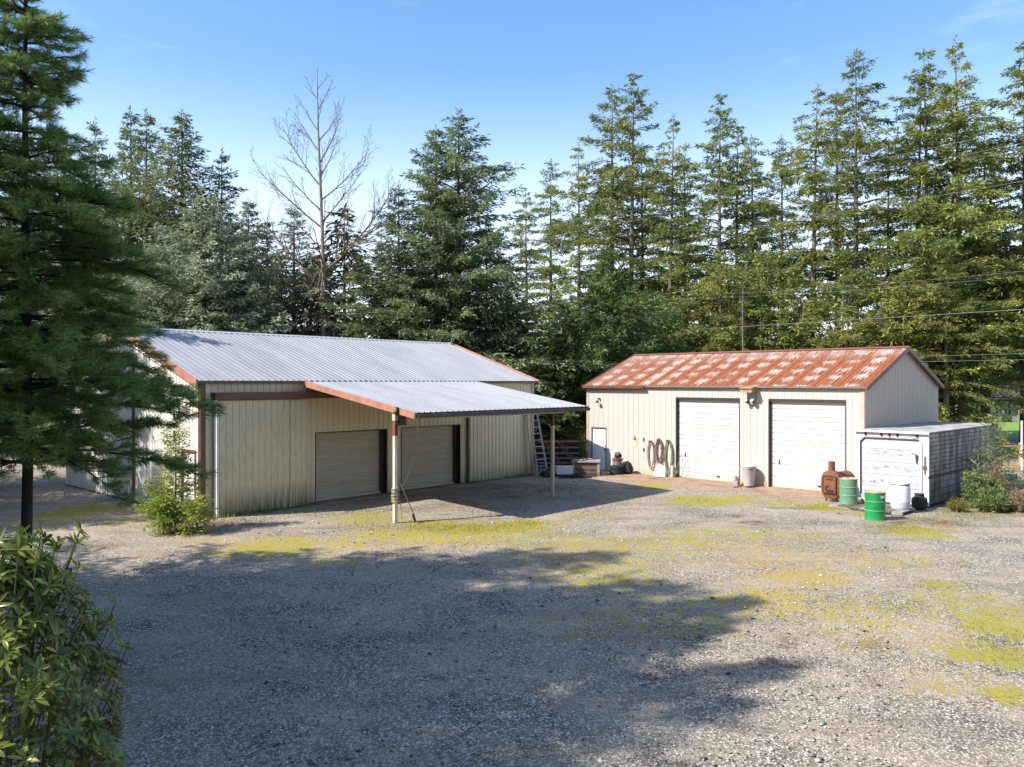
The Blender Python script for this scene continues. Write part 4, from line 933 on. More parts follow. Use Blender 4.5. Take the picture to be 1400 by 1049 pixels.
# tall firs on the right, left to right
firs=[(722,262,74,3),(753,220,72,0),(792,199,70,1),(837,118,68,0),(860,107,66,2),(880,200,70,3),(912,160,64,1),(938,215,68,3),(981,135,62,2),(1006,166,63,1),(1032,186,66,3),(1069,189,60,0),
 (1107,118,58,1),(1146,125,60,3),(1170,71,54,0),(1215,190,60,3),(1249,100,54,1),(1275,70,53,2),(1300,150,58,3),(1317,50,52,1),(1350,200,60,3),(1346,150,58,0),(1402,58,52,2),(1440,90,52,1)]
flab=['short fir at the sky gap right of the big spruce','first tall fir right of the sky gap','slim fir just left of the tall twin firs','left one of the tall twin firs above the cedar','right one of the tall twin firs above the cedar',
 'lower fir tucked behind the tall twin firs','round topped fir to the right of the tall twin firs','lower fir between the round topped fir and the next tall one','tall bushy fir above the left overhead door','fir touching the right side of the bushy one above the left door',
 'thin topped short fir above the floodlight','fir with a broken outline above the right overhead door','slim high fir to the left of the tallest spire','fir half hidden behind the left side of the tallest spire','tall pointed fir with bare lower trunk above the stove',
 'lower fir in the gap left of the golden pair','left fir of the dense golden group','middle fir of the dense golden group above the gable peak','lower fir behind the golden group','highest fir with a feathery tip in the golden group',
 'lower fir in the gap left of the edge fir','fir set back in the gap beside the edge fir','fir cut by the right edge of the view','fir standing just beyond the right edge fir']
for (px,ty,d,k),lb in zip(firs,flab): tree('fir%d'%k,px,ty,d,lb,group='tall firs behind the shed')
low=[(765,400,64,0),(870,395,60,1),(905,400,57,0),(940,385,58,1),(985,345,57,0),(1012,410,55,1),(1050,340,56,1),(1085,375,54,0),(1120,400,52,1),(1160,420,50,0),(1205,345,50,1),(1235,370,48,0),(1262,345,50,0),(1298,325,49,1),(1318,390,48,2),(1352,320,56,2),(1412,380,54,2),(1420,330,52,2),(1336,425,62,2),(1400,440,66,2)]
llab=['pale young fir low in the sky gap','young fir right of the cedar tip','golden young fir behind the left part of the rusty ridge','young fir behind the rusty ridge above the hoses','golden mid height fir below the bushy tall fir','small young fir above the left overhead door','mid height fir below the thin topped fir',
 'golden young fir above the floodlight','small young fir left of the bare pointed fir trunk','short golden fir at the foot of the pointed fir','mid height fir just left of the gable peak','golden young fir above the gable peak','golden mid height fir right of the gable peak','leafy mid height fir behind the truck box',
 'golden young fir over the truck box','mid height fir left of the house','golden young fir in front of the house roof','mid height fir at the right edge above the house','short golden fir over the house wall','short fir beside the house at the right edge']
for (px,ty,d,k),lb in zip(low,llab): tree('low%d'%k,px,ty,d,lb,group='young firs under the tall ones')
# bare straight trunks among the firs
stem=MB().tube([(0,0,-.1),(.05,0,5),(.0,.05,10),(.06,0,15),(0,0,19)],[.17,.15,.12,.08,.03],8)
rs=random.Random(2)
for i in range(26):
    z=4+i*.55; a=rs.random()*6.28; L=rs.uniform(.3,1.3); stem.tube([(0,0,z),(L*math.cos(a),L*math.sin(a),z-.15*L)],[.02,.008],4)
first=None
for i,(px,d,h) in enumerate(((718,66,13),(728,70,14),(1016,52,15),(1040,54,13),(1098,53,14.5),(1113,52,12),(1153,50.5,15),(1160,51,13.5),(1192,52,11),(925,60,14),(1232,52,12),(960,60,13),(1135,55,12),(745,66,12))):
    e=empty('dead_tree',((px-700)/F*d,d,0),i*1.3,
      ['thin bare trunk in the sky gap, left one','thin bare trunk in the sky gap, second from left','thin pale bare trunk above the pier between the overhead doors','thin bare trunk just right of the floodlight','thin bare trunk above the right overhead door','short thin bare trunk above the right overhead door',
       'pale thin trunk touching the left side of the pointed fir trunk','pale thin trunk right against the pointed fir trunk','short thin trunk between the stove and the gable peak','thin trunk above the left jamb of the left overhead door','thin trunk left of the shed gable peak','thin trunk above the left overhead door','thin trunk set back above the right overhead door','thin trunk in the sky gap, nearest the first tall fir'][i],'tree','thin bare trunks among the firs')
    if first is None: first=stem.build('trunk',M['bark_lit'],e,smooth=True); 
    else:
        o=first.copy(); col.objects.link(o); o.parent=e
    e.scale=(.55,.55,h*.72/19)
# the nearer trunk with bark behind the truck box
x_=(1294-700)/F*45
e=tree('fir0',1294,330,47,'fir with a thick pale trunk standing behind the truck box',wide=1.3)
# far woods, one mass that nobody could count
parts=[]; r=np.random.default_rng(77)
for i in range(150):
    x=-75+i*1.15+r.normal()*1.2; d=98+r.random()*24; ht=r.uniform(7.5,13)
    if x>40 and d<118: d+=24
    n=420; rel=r.random(n)**.9; a=r.random(n)*6.28; rad=(1-rel)**.8*ht*.20*r.uniform(.3,1,n)
    P=np.stack([x+rad*np.cos(a),d+rad*np.sin(a),rel*ht],1); D=np.stack([np.cos(a),np.sin(a),-.2+r.normal(size=n)*.3],1)
    parts.append((kites(P,D,np.tile([0,0,1.],(n,1))+r.normal(size=(n,3))*.6,r.uniform(.8,1.6,n),r.uniform(.3,.6,n)),0))
V,Fq,mi=merge_quads(parts); tag(mesh_np('far_woods',V,Fq,mi,[M['spruce']]),kind='stuff')
# undergrowth behind the buildings (brambles, salal)
parts=[]; n=26000
xs=r.uniform(-30,45,n); ds=r.uniform(44.5,60,n)+np.where(xs>22,8,0); hh=.9+1.4*lattice_noise(xs,ds,3.1,5)
P=np.stack([xs,ds,r.random(n)**.7*hh],1); D=r.normal(size=(n,3)); D[:,2]=abs(D[:,2])*.6
keep=~(xs/ds>.52)
V=kites(P[keep],D[keep],np.tile([0,0,1.],(keep.sum(),1))+r.normal(size=(keep.sum(),3))*.7,r.uniform(.2,.5,keep.sum()),r.uniform(.08,.2,keep.sum()))
V,Fq,mi=merge_quads([(V,0)]); tag(mesh_np('undergrowth',V,Fq,mi,[M['fir']]),kind='stuff')

# trees just outside the view whose crowns shade the yard and the barn's gable
for i,(x,y,h,k,wd) in enumerate(((-17.5,11.8,19.5,'spruce1',1.0),(-14.5,8.0,18.6,'spruce1',1.05),(-19.5,1.6,22.0,'spruce1',.6),(-14.8,4.5,18.5,'spruce1',.75),(-31,19.5,20,'spruce1',.9),(-36,25.5,22,'spruce0',.85),(-18.5,8.0,21.5,'dark0',1.1),(-21,26,15.5,'dark0',1.0),(-24,31.5,16,'spruce1',.75),(-20.6,21.3,10.5,'spruce1',.8))):
    lb=['spruce at the yard edge left of the pine, beyond the view','spruce left of the rhododendron, beyond the view','tall slim spruce far out on the left of the yard','slim spruce nearest the rhododendron, beyond the view','spruce on the far left of the barn gable, beyond the view','broad spruce on the far left of the barn, beyond the view','dark conifer at the yard edge behind the first spruce, beyond the view','conifer nearest the barn gable, beyond the view','spruce level with the rear of the barn, beyond the view','short spruce left of the gravel drive, beyond the view'][i]
    tree(k,0,0,0,lb,xy=(x,y),height=h,wide=wd,group='yard edge trees outside the view',rz=i*1.1)

# ------------------------------------------------------------------ bare deciduous tree
def bare_tree():
    rs=random.Random(19); d=46; x=(440-700)/F*d; Ht=hz(92,d)
    e=empty('bare_tree',(x,d,0),0,'tall leafless tree with upswept branches behind the middle of the barn roof','tree')
    tr=[]; rad=[]
    for i in range(13):
        t=i/12; tr.append(Vector((.25*math.sin(t*5)*t,.15*math.cos(t*4)*t,Ht*t-.1*(i==0)))); rad.append(.165*(1-t)**.85+.018)
    MB().tube(tr,rad,9).build('trunk',M['bark_alder'],e,smooth=True)
    def at(z):
        t=z/Ht*12; i=min(11,int(t)); return tr[i].lerp(tr[i+1],t-i)
    cr=MB()
    def branch(p,dirv,L,r0,lev):
        n=5 if lev<2 else 3; pts=[p]; d_=Vector(dirv).normalized(); 
        for i in range(n):
            d_=(d_+Vector((rs.uniform(-.09,.09),rs.uniform(-.09,.09),rs.uniform(.0,.20 if lev<2 else .14)))).normalized(); pts.append(pts[-1]+d_*L/n)
        rr_=[max(.0065,r0*(1-.8*i/n)) for i in range(n+1)]
        cr.tube(pts,rr_,5 if lev==0 else (4 if lev==1 else 3),cap=False,m=1)
        if lev>=3 or L<.35: return
        m=int(L*({0:2.9,1:3.0,2:3.2}[lev]))+1
        for k in range(m):
            t=.22+.76*(k+rs.random())/m; t=min(t,.98); i=min(n-1,int(t*n)); q=pts[i].lerp(pts[i+1],t*n-i); dd=(pts[i+1]-pts[i]).normalized()
            ax=Vector((rs.gauss(0,1),rs.gauss(0,1),rs.gauss(0,.6))); ax=(ax-dd*ax.dot(dd)).normalized()
            branch(q,dd*.85+ax*.62,L*rs.uniform(.28,.5)*(1.1-t*.5),r0*.45*(1-.5*t),lev+1)
    main=[(8.0,180,4.8,.06),(8.6,5,3.2,.055),(9.8,172,5.6,.075),(10.6,8,6.3,.08),(11.4,20,5.2,.065),(12.0,160,3.8,.05),(12.2,-40,3.6,.05),(13.2,175,5.0,.06),(13.5,40,4.0,.05),(14.2,200,3.2,.045),(14.8,8,4.2,.05),(15.6,168,4.6,.055),(16.2,60,3.0,.04),(16.9,-10,3.2,.04),(17.6,178,2.8,.04),(18.2,20,2.6,.035),(18.8,200,2.2,.03),(19.4,90,2,.03),(20,-20,1.8,.026),(20.6,160,1.6,.025),(21.2,40,1.3,.02),(11,270,3,.05),(13,100,3,.05),(15,280,3,.045)]
    for z,az,L,r0 in main:
        a=R(az); up=.75 if z>11.5 else .62
        branch(at(z),(math.cos(a),math.sin(a),up*rs.uniform(.85,1.25)+(z>15)*.45),L,r0,0)
    cr.build('branches',[M['bark_alder'],M['twig']],e)
    # dead drooping brush on the lower trunk
    b=MB()
    for i in range(170):
        z=rs.uniform(3.5,7.2) if i%3 else rs.uniform(7,11); a=rs.random()*6.28; L=rs.uniform(.7,2.4); p=at(z); h=Vector((math.cos(a),math.sin(a),0)); pts=[p]
        for k in range(1,6):
            t=k/5; pts.append(p+h*L*t*.75+Vector((rs.uniform(-.06,.06),rs.uniform(-.06,.06),L*(.35*t-1.05*t*t))))
        b.tube(pts,[.02,.017,.014,.011,.008,.006],3,cap=False)
        for q in pts[2:5]:
            for _ in range(2):
                b.tube([q,q+Vector((rs.uniform(-.4,.4),rs.uniform(-.4,.4),rs.uniform(-.6,-.1)))],[.008,.004],3,cap=False)
    b.build('dead_branches',M['twig_pale'],e)
bare_tree()

# ------------------------------------------------------------------ near pine with real needles
def pine():
    r=np.random.default_rng(5); e=empty('pine_tree',(-6.13,10.0,0),0,'near long needled pine with a thin dark trunk filling the left side','tree')
    MB().tube([(0,0,-.1),(.0,0,1.5),(.02,.02,3.5),(.0,.0,6),(-.02,.02,8),(0,0,9.85)],[.085,.068,.062,.048,.028,.008],10).build('trunk',M['bark_dark'],e,smooth=True)
    wood=[]; tips=[]; tipd=[]; tl=[]
    z=3.35
    def prof(z):
        return np.interp(z,[2.6,3.2,4.0,5.0,6.0,7.0,8.0,9.0,9.8],[1.65,1.9,2.05,1.85,1.55,1.15,.75,.35,.05])
    while z<9.6:
        k=6; a0=r.random()*6.28
        for i in range(k):
            az=a0+i*6.283/k+r.normal()*.25
            if r.random()<.06: continue
            L=prof(z)*r.uniform(.5,1.2); h=np.array([math.cos(az),math.sin(az),0]); pr=np.array([-h[1],h[0],0])
            rise=r.uniform(.0,.25)+.25*(z>8); dr=r.uniform(.15,.45)*(1 if z<7 else .5)
            o=np.array([0,0,z+r.uniform(-.12,.12)])
            cur=lambda t:o+h*L*t+np.array([0,0,1.])*L*(rise*t-dr*t*t)
            c=[cur(t) for t in np.linspace(0,1,6)]
            for q in range(5): wood.append(strip(c[q],c[q+1],.018*(1-q*.17),.018*(1-(q+1)*.17)))
            nt=max(4,int(L/.085))
            for j in range(nt):
                t=.16+.84*(j+.5)/nt; sg=1 if j%2 else -1; lt=(.16+.36*L*(1-t)*.8)*r.uniform(.7,1.2); an=math.radians(r.uniform(38,62))*(1.15-t*.8)
                td=math.cos(an)*h+math.sin(an)*sg*pr+np.array([0,0,r.normal()*.16+.04]); td/=np.linalg.norm(td)
                a=cur(t); b_=a+td*lt; wood.append(strip(a,b_,.006,.004)); tips.append(b_); tipd.append(td); tl.append(min(lt,.22))
                if lt>.24:
                    for s2 in(-1,1):
                        q=a+td*lt*r.uniform(.35,.6); t2=td+s2*np.cross(td,[0,0,1.])*.8+np.array([0,0,r.normal()*.15]); t2/=np.linalg.norm(t2); l2=lt*.5
                        wood.append(strip(q,q+t2*l2,.004,.003)); tips.append(q+t2*l2); tipd.append(t2); tl.append(min(l2,.18))
            tips.append(c[-1]+h*.05); tipd.append(h+np.array([0,0,.15])); tl.append(.2)
        z+=r.uniform(.13,.22)
    tips=np.array(tips); tipd=np.array(tipd); tipd/=np.linalg.norm(tipd,axis=1,keepdims=True); tl=np.array(tl); K=64
    n=len(tips)*K; T=np.repeat(tips,K,0); D=np.repeat(tipd,K,0); Lr=np.repeat(tl,K)
    back=r.random(n)**1.0*Lr*1.0; P=T-D*back[:,None]
    rnd=r.normal(size=(n,3)); rnd-= (rnd*D).sum(1,keepdims=True)*D; rnd/=np.linalg.norm(rnd,axis=1,keepdims=True)
    ND=D*r.uniform(.55,1.3,n)[:,None]+rnd*r.uniform(.5,1.,n)[:,None]; ND[:,2]-=.10; ND/=np.linalg.norm(ND,axis=1,keepdims=True)
    Ln=r.uniform(.075,.125,n)
    V1=kites(P,ND,r.normal(size=(n,3)),Ln,.0068)
    V,Fq,mi=merge_quads([(V1,0),(np.concatenate(wood),1)])
    mesh_np('crown',V,Fq,mi,[M['pine'],M['bark_dark']],e)
    return len(tips)
npn=pine()

# ------------------------------------------------------------------ rhododendron
def rhodo():
    r=np.random.default_rng(9); c=np.array([-3.72,5.75]); e=empty('rhododendron',(c[0],c[1],0),0,'large glossy leaved rhododendron filling the bottom left corner','shrub')
    stems=MB(); V=[];Fs=[];b=0
    rs=random.Random(6)
    prof=lambda z: np.interp(z,[0,.6,1.3,2.0,2.6,3.0,3.3],[.75,.98,1.12,1.08,.85,.5,.15])
    def leaf(p,d,up,L,W,droop):
        nonlocal b
        d=d/np.linalg.norm(d); s=np.cross(d,up); s/=np.linalg.norm(s)+1e-9; u=np.cross(s,d)
        k=5; ts=np.linspace(0,1,k); ws=W*np.array([.12,.62,1.,.8,.06]); pts=[]
        for t,w_ in zip(ts,ws):
            m=p+d*L*t-u*droop*L*t*t; pts+= [m-s*w_/2+u*w_*.16,m,m+s*w_/2+u*w_*.16]
        V.append(np.array(pts))
        for i in range(k-1):
            for j in range(2): Fs.append((b+i*3+j,b+i*3+j+1,b+(i+1)*3+j+1,b+(i+1)*3+j))
        b+=15
    nW=0
    while nW<1450:
        z=rs.uniform(.15,3.25); a=rs.random()*6.283; rad=prof(z)*(rs.random()**.22)*(1+.13*math.sin(a*3+z*2))
        if rs.random()<.10: z+=.14; rad*=1.12
        if nW<16: z=rs.uniform(2.95,3.4); a=rs.uniform(-1.2,1.6); rad=rs.uniform(.1,.75); stems.tube([(rad*.6*math.cos(a),rad*.6*math.sin(a),2.6),(rad*math.cos(a),rad*math.sin(a),z)],[.009,.006],4,cap=False)
        p=np.array([rad*math.cos(a),rad*math.sin(a),z]); out=np.array([math.cos(a)*.75,math.sin(a)*.75,.75+rs.uniform(-.3,.5)]); out/=np.linalg.norm(out)
        q=p-out*rs.uniform(.08,.16); q[2]-=.05; stems.tube([tuple(q-out*.06),tuple(q),tuple(p)],[.007,.005,.004],4,m=0,cap=False)
        k=rs.randint(6,9); s0=rs.random()*6; x=np.cross(out,[0,0,1.]); x/=np.linalg.norm(x)+1e-9; y=np.cross(out,x)
        el=rs.uniform(.15,.6)
        for i in range(k):
            t=s0+6.283*i/k+rs.uniform(-.2,.2); d=(x*math.cos(t)+y*math.sin(t))*math.cos(el)+out*math.sin(el)*rs.uniform(.6,1.4)
            leaf(p+r.normal(size=3)*.006,d,out+r.normal(size=3)*.15,rs.uniform(.09,.155),rs.uniform(.028,.042),rs.uniform(.05,.4))
        nW+=1
    for i in range(16):
        a=i*.39*2; q=rs.uniform(.3,.75); stems.tube([(.12*math.cos(a),.12*math.sin(a),-.05),(q*.5*math.cos(a),q*.5*math.sin(a),1.0),(q*math.cos(a),q*math.sin(a),rs.uniform(1.9,2.7))],[.035,.024,.012],6,cap=False)
    stems.build('stems',simple('green_stem',(.09,.09,.045),.8),e)
    o=mesh_np('leaves',np.concatenate(V),np.array(Fs),None,[M['rhodo']],e)
    o.data.polygons.foreach_set('use_smooth',[True]*len(o.data.polygons))
rhodo(); bpy.data.objects['rhododendron'].scale=(.80,.82,.94)

# ------------------------------------------------------------------ young conifers and bushes near the buildings
def small_conifer(name,loc,Ht,Rad,leaf,seed,label,**kw):
    e=empty(name,(loc[0],loc[1],0),seed,label,'young tree')
    MB().tube([(0,0,-.05),(.01,0,Ht*.5),(0,0,Ht*.97)],[.03,.02,.006],7).build('trunk',M['bark_fir'],e,smooth=True)
    a=dict(spacing=.085,nb=8,p=.75,rise=.4,droop=.25,kl=.13,kw=.04,gap=.05,wave=.45,dens=1.,flat=.8,tsp=.05,kn=5.); a.update(kw)
    V,Fq,mi=conifer_mesh(seed,Ht,Rad,base=.08,**a)
    mesh_np('crown',V,Fq,mi,[M[leaf],M['twig']],e)
x_,d_=gp(258,722); small_conifer('young_fir',(x_-.25,d_-.35),3.0,.80,'young_fir',51,'bright green young fir at the left front corner of the barn',kl=.13,kw=.035)
x_,d_=gp(232,726); small_conifer('young_fir',(x_,d_-.4),1.15,.6,'young_fir',52,'low bushy yellow green fir beside the taller one at the barn corner',p=.5,kl=.13,kw=.035)
x_,d_=gp(275,724); small_conifer('young_fir',(x_+.1,d_-.55),1.05,.45,'young_fir',58,'small yellow green fir in front of the barn corner trim',p=.5,kl=.13,kw=.035)
small_conifer('young_spruce',(17.7,29.2),3.15,1.0,'young_spruce',53,'young spruce with a long bare leader beside the truck box',p=1.0,spacing=.17,kl=.13,kw=.035,gap=.15,nb=6)
small_conifer('young_fir',(15.75,26.9),1.35,.32,'young_spruce',55,'thin young fir against the stained truck box side',p=.7)
def bush(loc,Rx,Hh,leaf,seed,label,n=5200,kl=.10,kw=.025,name='bush',twigs=90):
    r=np.random.default_rng(seed); e=empty(name,(loc[0],loc[1],0),0,label,'bush')
    b=MB(); rs=random.Random(seed); cl=[]
    for i in range(twigs):
        a=rs.random()*6.28; q=Rx*rs.random()**.5; h=Hh*(1-.5*(q/Rx)**2)*rs.uniform(.5,1.05)
        t=(q*math.cos(a),q*math.sin(a),h); b.tube([(t[0]*.3,t[1]*.3,0),(t[0]*.75,t[1]*.75,h*.6),t],[.012,.008,.004],4,cap=False); cl.append(t)
    b.build('stems',M['twig'],e)
    cl=np.array(cl); i=r.integers(0,len(cl),n); f=r.random(n)**.6; P=cl[i]*np.stack([.4+.6*f,.4+.6*f,.15+.85*f],1)+r.normal(size=(n,3))*Rx*.09; P[:,2]=np.abs(P[:,2])
    D=r.normal(size=(n,3)); D[:,2]+=.5; V=kites(P,D,r.normal(size=(n,3)),r.uniform(.6,1.4,n)*kl,r.uniform(.7,1.3,n)*kw)
    V,Fq,mi=merge_quads([(V,0)]); mesh_np('foliage',V,Fq,mi,[M[leaf]],e)
bush((16.6,27.5),.42,1.05,'young_spruce',61,'bushy green shrub in front of the young spruce',5000,.13,.03)
bush((15.75,26.1),.55,.85,'young_spruce',62,'low green bush at the front right of the shrub',4000,.13,.03)
bush((16.7,26.0),.5,.8,'dry',63,'dry brown brush on the mulch beside the low green bush',2500,.14,.02)
bush((14.75,26.3),.35,.45,'grass',64,'small weed at the right corner of the truck box',1200,.12,.018)
bush((17.2,28.4),.5,1.6,'dry',65,'reddish dry brush between the shrub and the young spruce',2200,.12,.02)
x_,d_=gp(798,608); 
bush((3.45,38.6),.2,1.75,'cedar',66,'leafy shoot growing at the left corner of the shed by the gate',600,.12,.05,twigs=24)
# fallen branches on the mulch
rs=random.Random(31)
for i in range(9):
    x=rs.uniform(18.6,22.6); y=rs.uniform(27.9,32.0) if i<7 else rs.uniform(26.5,28); L=rs.uniform(.8,2.0); a=rs.uniform(-.6,.9); b=MB(); pts=[(0,0,.1)]
    for k in range(1,5): pts.append((L*k/4*math.cos(a),L*k/4*math.sin(a)+rs.uniform(-.06,.06),.10+rs.uniform(0,.12)))
    b.tube(pts,[.055,.05,.04,.03,.015],7)
    for k in range(3):
        q=pts[1+k]; b.tube([q,(q[0]+rs.uniform(-.4,.4),q[1]+rs.uniform(-.3,.3),q[2]+rs.uniform(.05,.35))],[.02,.008],5)
    tag(b.build('fallen_branch',M['twig_pale'] if i%2 else M['bark_fir'],loc=(x,y,0)),'grey fallen branch in the woody litter right of the truck box','branch','fallen branches in the litter right of the truck box')
# grass tufts: one uncountable cover, thick where moss and weeds grow
parts=[]; r=np.random.default_rng(41)
spots=[(545,722,70,6,900),(640,722,110,9,2600),(720,716,40,5,500),(1225,722,60,10,2600),(1270,712,60,8,1500),(1120,694,40,5,700),(470,702,90,5,700),(330,712,50,4,400),(360,700,60,3,350),(960,685,40,5,300),(1365,700,40,10,900),(110,700,50,14,500),(250,700,60,8,900),(660,662,40,2,200),(1320,705,50,8,1500),(780,652,50,4,400),(1365,880,60,25,700),(1150,690,30,4,500)]
for px,py,rx,ry,n in spots:
    n=int(n*.7)
    cx,cy=gp(px,py); wx=rx*cy/F; wy=ry*cy*cy/(F*H); P=np.stack([cx+r.normal(size=n)*wx*.5,cy+r.normal(size=n)*wy*.5,np.zeros(n)-.005],1)
    bx,by=np.array([bloc(q[:2]) for q in P]).T; ok=~((bx>-.3)&(by>-.35)&(by<13)); P=P[ok]; n=len(P)
    D=r.normal(size=(n,3))*.5; D[:,2]=1; parts.append((kites(P,D,r.normal(size=(n,3)),r.uniform(.03,.10,n),r.uniform(.006,.015,n)),0))
# weeds along the foot of the barn wall
n=1500; s_=r.uniform(0,16,n); q=-r.random(n)**2*.35-.04-np.where(s_<3.8,.26,0); P=np.stack([A[0]+dA.x*s_-dA.y*q,A[1]+dA.y*s_+dA.x*q,np.zeros(n)],1)
keep=~(((s_>4)&(s_<11.4)))&(lattice_noise(s_,s_*0,.7,3)>.4); P=P[keep]; n=len(P); D=r.normal(size=(n,3))*.5; D[:,2]=1
parts.append((kites(P,D,r.normal(size=(n,3)),r.uniform(.06,.2,n),r.uniform(.012,.025,n)),0))
V,Fq,mi=merge_quads(parts); tag(mesh_np('grass',V,Fq,mi,[M['grass']]),kind='stuff')
# loose stones standing proud of the packed gravel
n=11000; yy=8+24*r.random(n)**1.6; P=np.stack([(r.random(n)*1.4-.6)*yy*.62,yy,np.full(n,.012)],1)
k3=np.array([not(-.3<bloc(p[:2])[0]<16.3 and -.3<bloc(p[:2])[1]<12) for p in P]); P=P[k3]; n=len(P)
sz=r.uniform(.008,.022,n)*(1+1.2*(r.random(n)>.93)); octa=np.array([[1,0,0],[0,1,0],[-1,0,0],[0,-1,0],[0,0,.7],[0,0,-.7]])
an=r.random(n)*6.28; sc=np.stack([r.uniform(.8,1.5,n),r.uniform(.6,1.1,n),r.uniform(.5,.9,n)],1)
O=octa[None]*sc[:,None]*(1+.25*r.normal(size=(n,6,1))*.6)*sz[:,None,None]; ca,sa=np.cos(an)[:,None],np.sin(an)[:,None]
O=np.stack([O[...,0]*ca-O[...,1]*sa,O[...,0]*sa+O[...,1]*ca,O[...,2]],-1)+P[:,None]
T=np.array([[0,1,4],[1,2,4],[2,3,4],[3,0,4],[1,0,5],[2,1,5],[3,2,5],[0,3,5]]); Fp=(T[None]+np.arange(n)[:,None,None]*6).reshape(-1,3)
mt=NT('pebbles'); rnd=mt.n('NewGeometry').outputs['Random Per Island']; mt.bsdf(mt.ramp(rnd,(0,(.05,.045,.04)),(.5,(.27,.25,.22)),(1,(.72,.67,.6))),.9)
tag(mesh_np('pebbles',O.reshape(-1,3),Fp,None,[mt.mat]),kind='stuff')
# unseen trees added round the camera to block skylight, as one mass
parts=[]
for i in range(70):
    th=R(-168+i*2.25); rd_=r.uniform(38,52); x,y=rd_*math.cos(th),rd_*math.sin(th)+4
    if y>0 and x<0: continue
    ht=r.uniform(17,25); n=520; rel=r.random(n)**.9; a=r.random(n)*6.28; rad=(1-rel)**.8*ht*.2*r.uniform(.3,1,n)
    P=np.stack([x+rad*np.cos(a),y+rad*np.sin(a),rel*ht],1); D=np.stack([np.cos(a),np.sin(a),-.2+r.normal(size=n)*.3],1)
    parts.append((kites(P,D,np.tile([0,0,1.],(n,1))+r.normal(size=(n,3))*.7,r.uniform(1.2,2.2,n),r.uniform(.6,1.1,n)),0))
V,Fq,mi=merge_quads(parts); tag(mesh_np('added_woods',V,Fq,mi,[M['spruce']]),kind='stuff')
# litter: twigs, needles and leaf bits on the yard
n=5000; P=np.stack([r.uniform(-16,16,n),r.uniform(8,34,n),np.full(n,.022)],1); P[:,0]*=P[:,1]/24; D=r.normal(size=(n,3)); D[:,2]*=.15
k2=np.array([not(-.3<bloc(p[:2])[0]<16.3 and -.3<bloc(p[:2])[1]<12) for p in P]); P=P[k2];D=D[k2];n=len(P)
V=kites(P,D,np.tile([0,0,1.],(n,1)),r.uniform(.02,.09,n),r.uniform(.008,.03,n)); V,Fq,mi=merge_quads([(V,0)]); tag(mesh_np('litter',V,Fq,mi,[M['dry']]),kind='stuff')

# ------------------------------------------------------------------ right background: fence, house
fence=empty('wire_fence',(21.6,39.3,0),-.02,'low wire fence with orange wooden posts and rails right of the truck box','fence')
for k in range(8):
    MB().box(k*1.62-.06+.3,k*1.62+.06+.3,-.06,.06,-.05,1.28).build('post',M['orange_wood'],fence)
for z in(1.12,.18): MB().box(.3,11.7,-.09,-.062,z-.045,z+.045).build('rail',M['tan_wood'] if z>1 else M['orange_wood'],fence)
b=MB()
for k in range(58): b.tube([(.3+k*.2,.07,.15),(.3+k*.2,.07,1.15)],.004,3,cap=False)
for k in range(8): b.tube([(.3,.07,.15+k*.14),(11.7,.07,.15+k*.14)],.004,3,cap=False)
b.build('wire_mesh',M['galv'],fence)
tag(MB().box(-.032,.032,-.032,.032,-.05,2.4).build('marker_post',M['white_paint'],loc=((1397-700)/F*38.6,38.6,0)),'tall white post standing just in front of the orange fence','post')
tag(MB().lathe([(.07,0),(.07,1.1),(.05,1.12)],12).build('white_stub_post',M['white_paint'],loc=((1302-700)/F*62,62,0)),'small white pipe post seen above the truck box roof','post')
hs=empty('house',(49.0,86,0),-.03,'single storey grey house with dark roof beyond the lawn','house')
MB().box(0,17,0,9,0,2.5).build('wall',M['house_wall'],hs)
b=MB(); b.add([(-.6,-.8,2.35),(17.6,-.8,2.35),(17.6,9.8,2.35),(-.6,9.8,2.35),(3,4.5,4.5),(14,4.5,4.5)],[(0,1,5,4),(1,2,5),(2,3,4,5),(3,0,4),(0,3,2,1)]); b.build('roof',M['house_roof'],hs)
for x0 in(1.55,9.0):
    f=MB(); f.box(x0,x0+1.7,-.08,-.001,1.0,1.1); f.box(x0,x0+1.7,-.08,-.001,2.1,2.2); f.box(x0,x0+.1,-.08,-.001,1.1,2.1); f.box(x0+1.6,x0+1.7,-.08,-.001,1.1,2.1)
    w_=f.build('window',M['white_paint'],hs); MB().box(x0+.1,x0+1.6,-.03,-.001,1.1,2.1).build('pane',M['glass'],w_)
MB().box(4.75,4.87,-.1,-.001,0,2.35).build('downpipe',M['dark_steel'],hs)
f=MB(); f.box(5.6,14.8,-3.0,-.01,0,2.3); f.build('garage_wing',simple('wing_wall',(.20,.25,.20),.8),hs)
f=MB(); f.add([(5.2,-3.4,2.3),(15.2,-3.4,2.3),(15.2,1,2.9),(5.2,1,2.9),(5.2,1,2.2),(15.2,1,2.2)],[(0,1,2,3),(0,4,5,1),(0,3,4),(1,5,2)]); f.build('wing_roof',M['house_roof'],hs)
for i,(x,rw_) in enumerate(((50.2,.5),(51.6,.45),(53.1,.5))):
    bush((x,85.2),rw_,.7,'spruce',70+i,('small dark shrub at the left end of the house wall','small dark shrub under the house window','small dark shrub near the house downpipe')[i],700,.2,.08,'foundation_shrub',20)

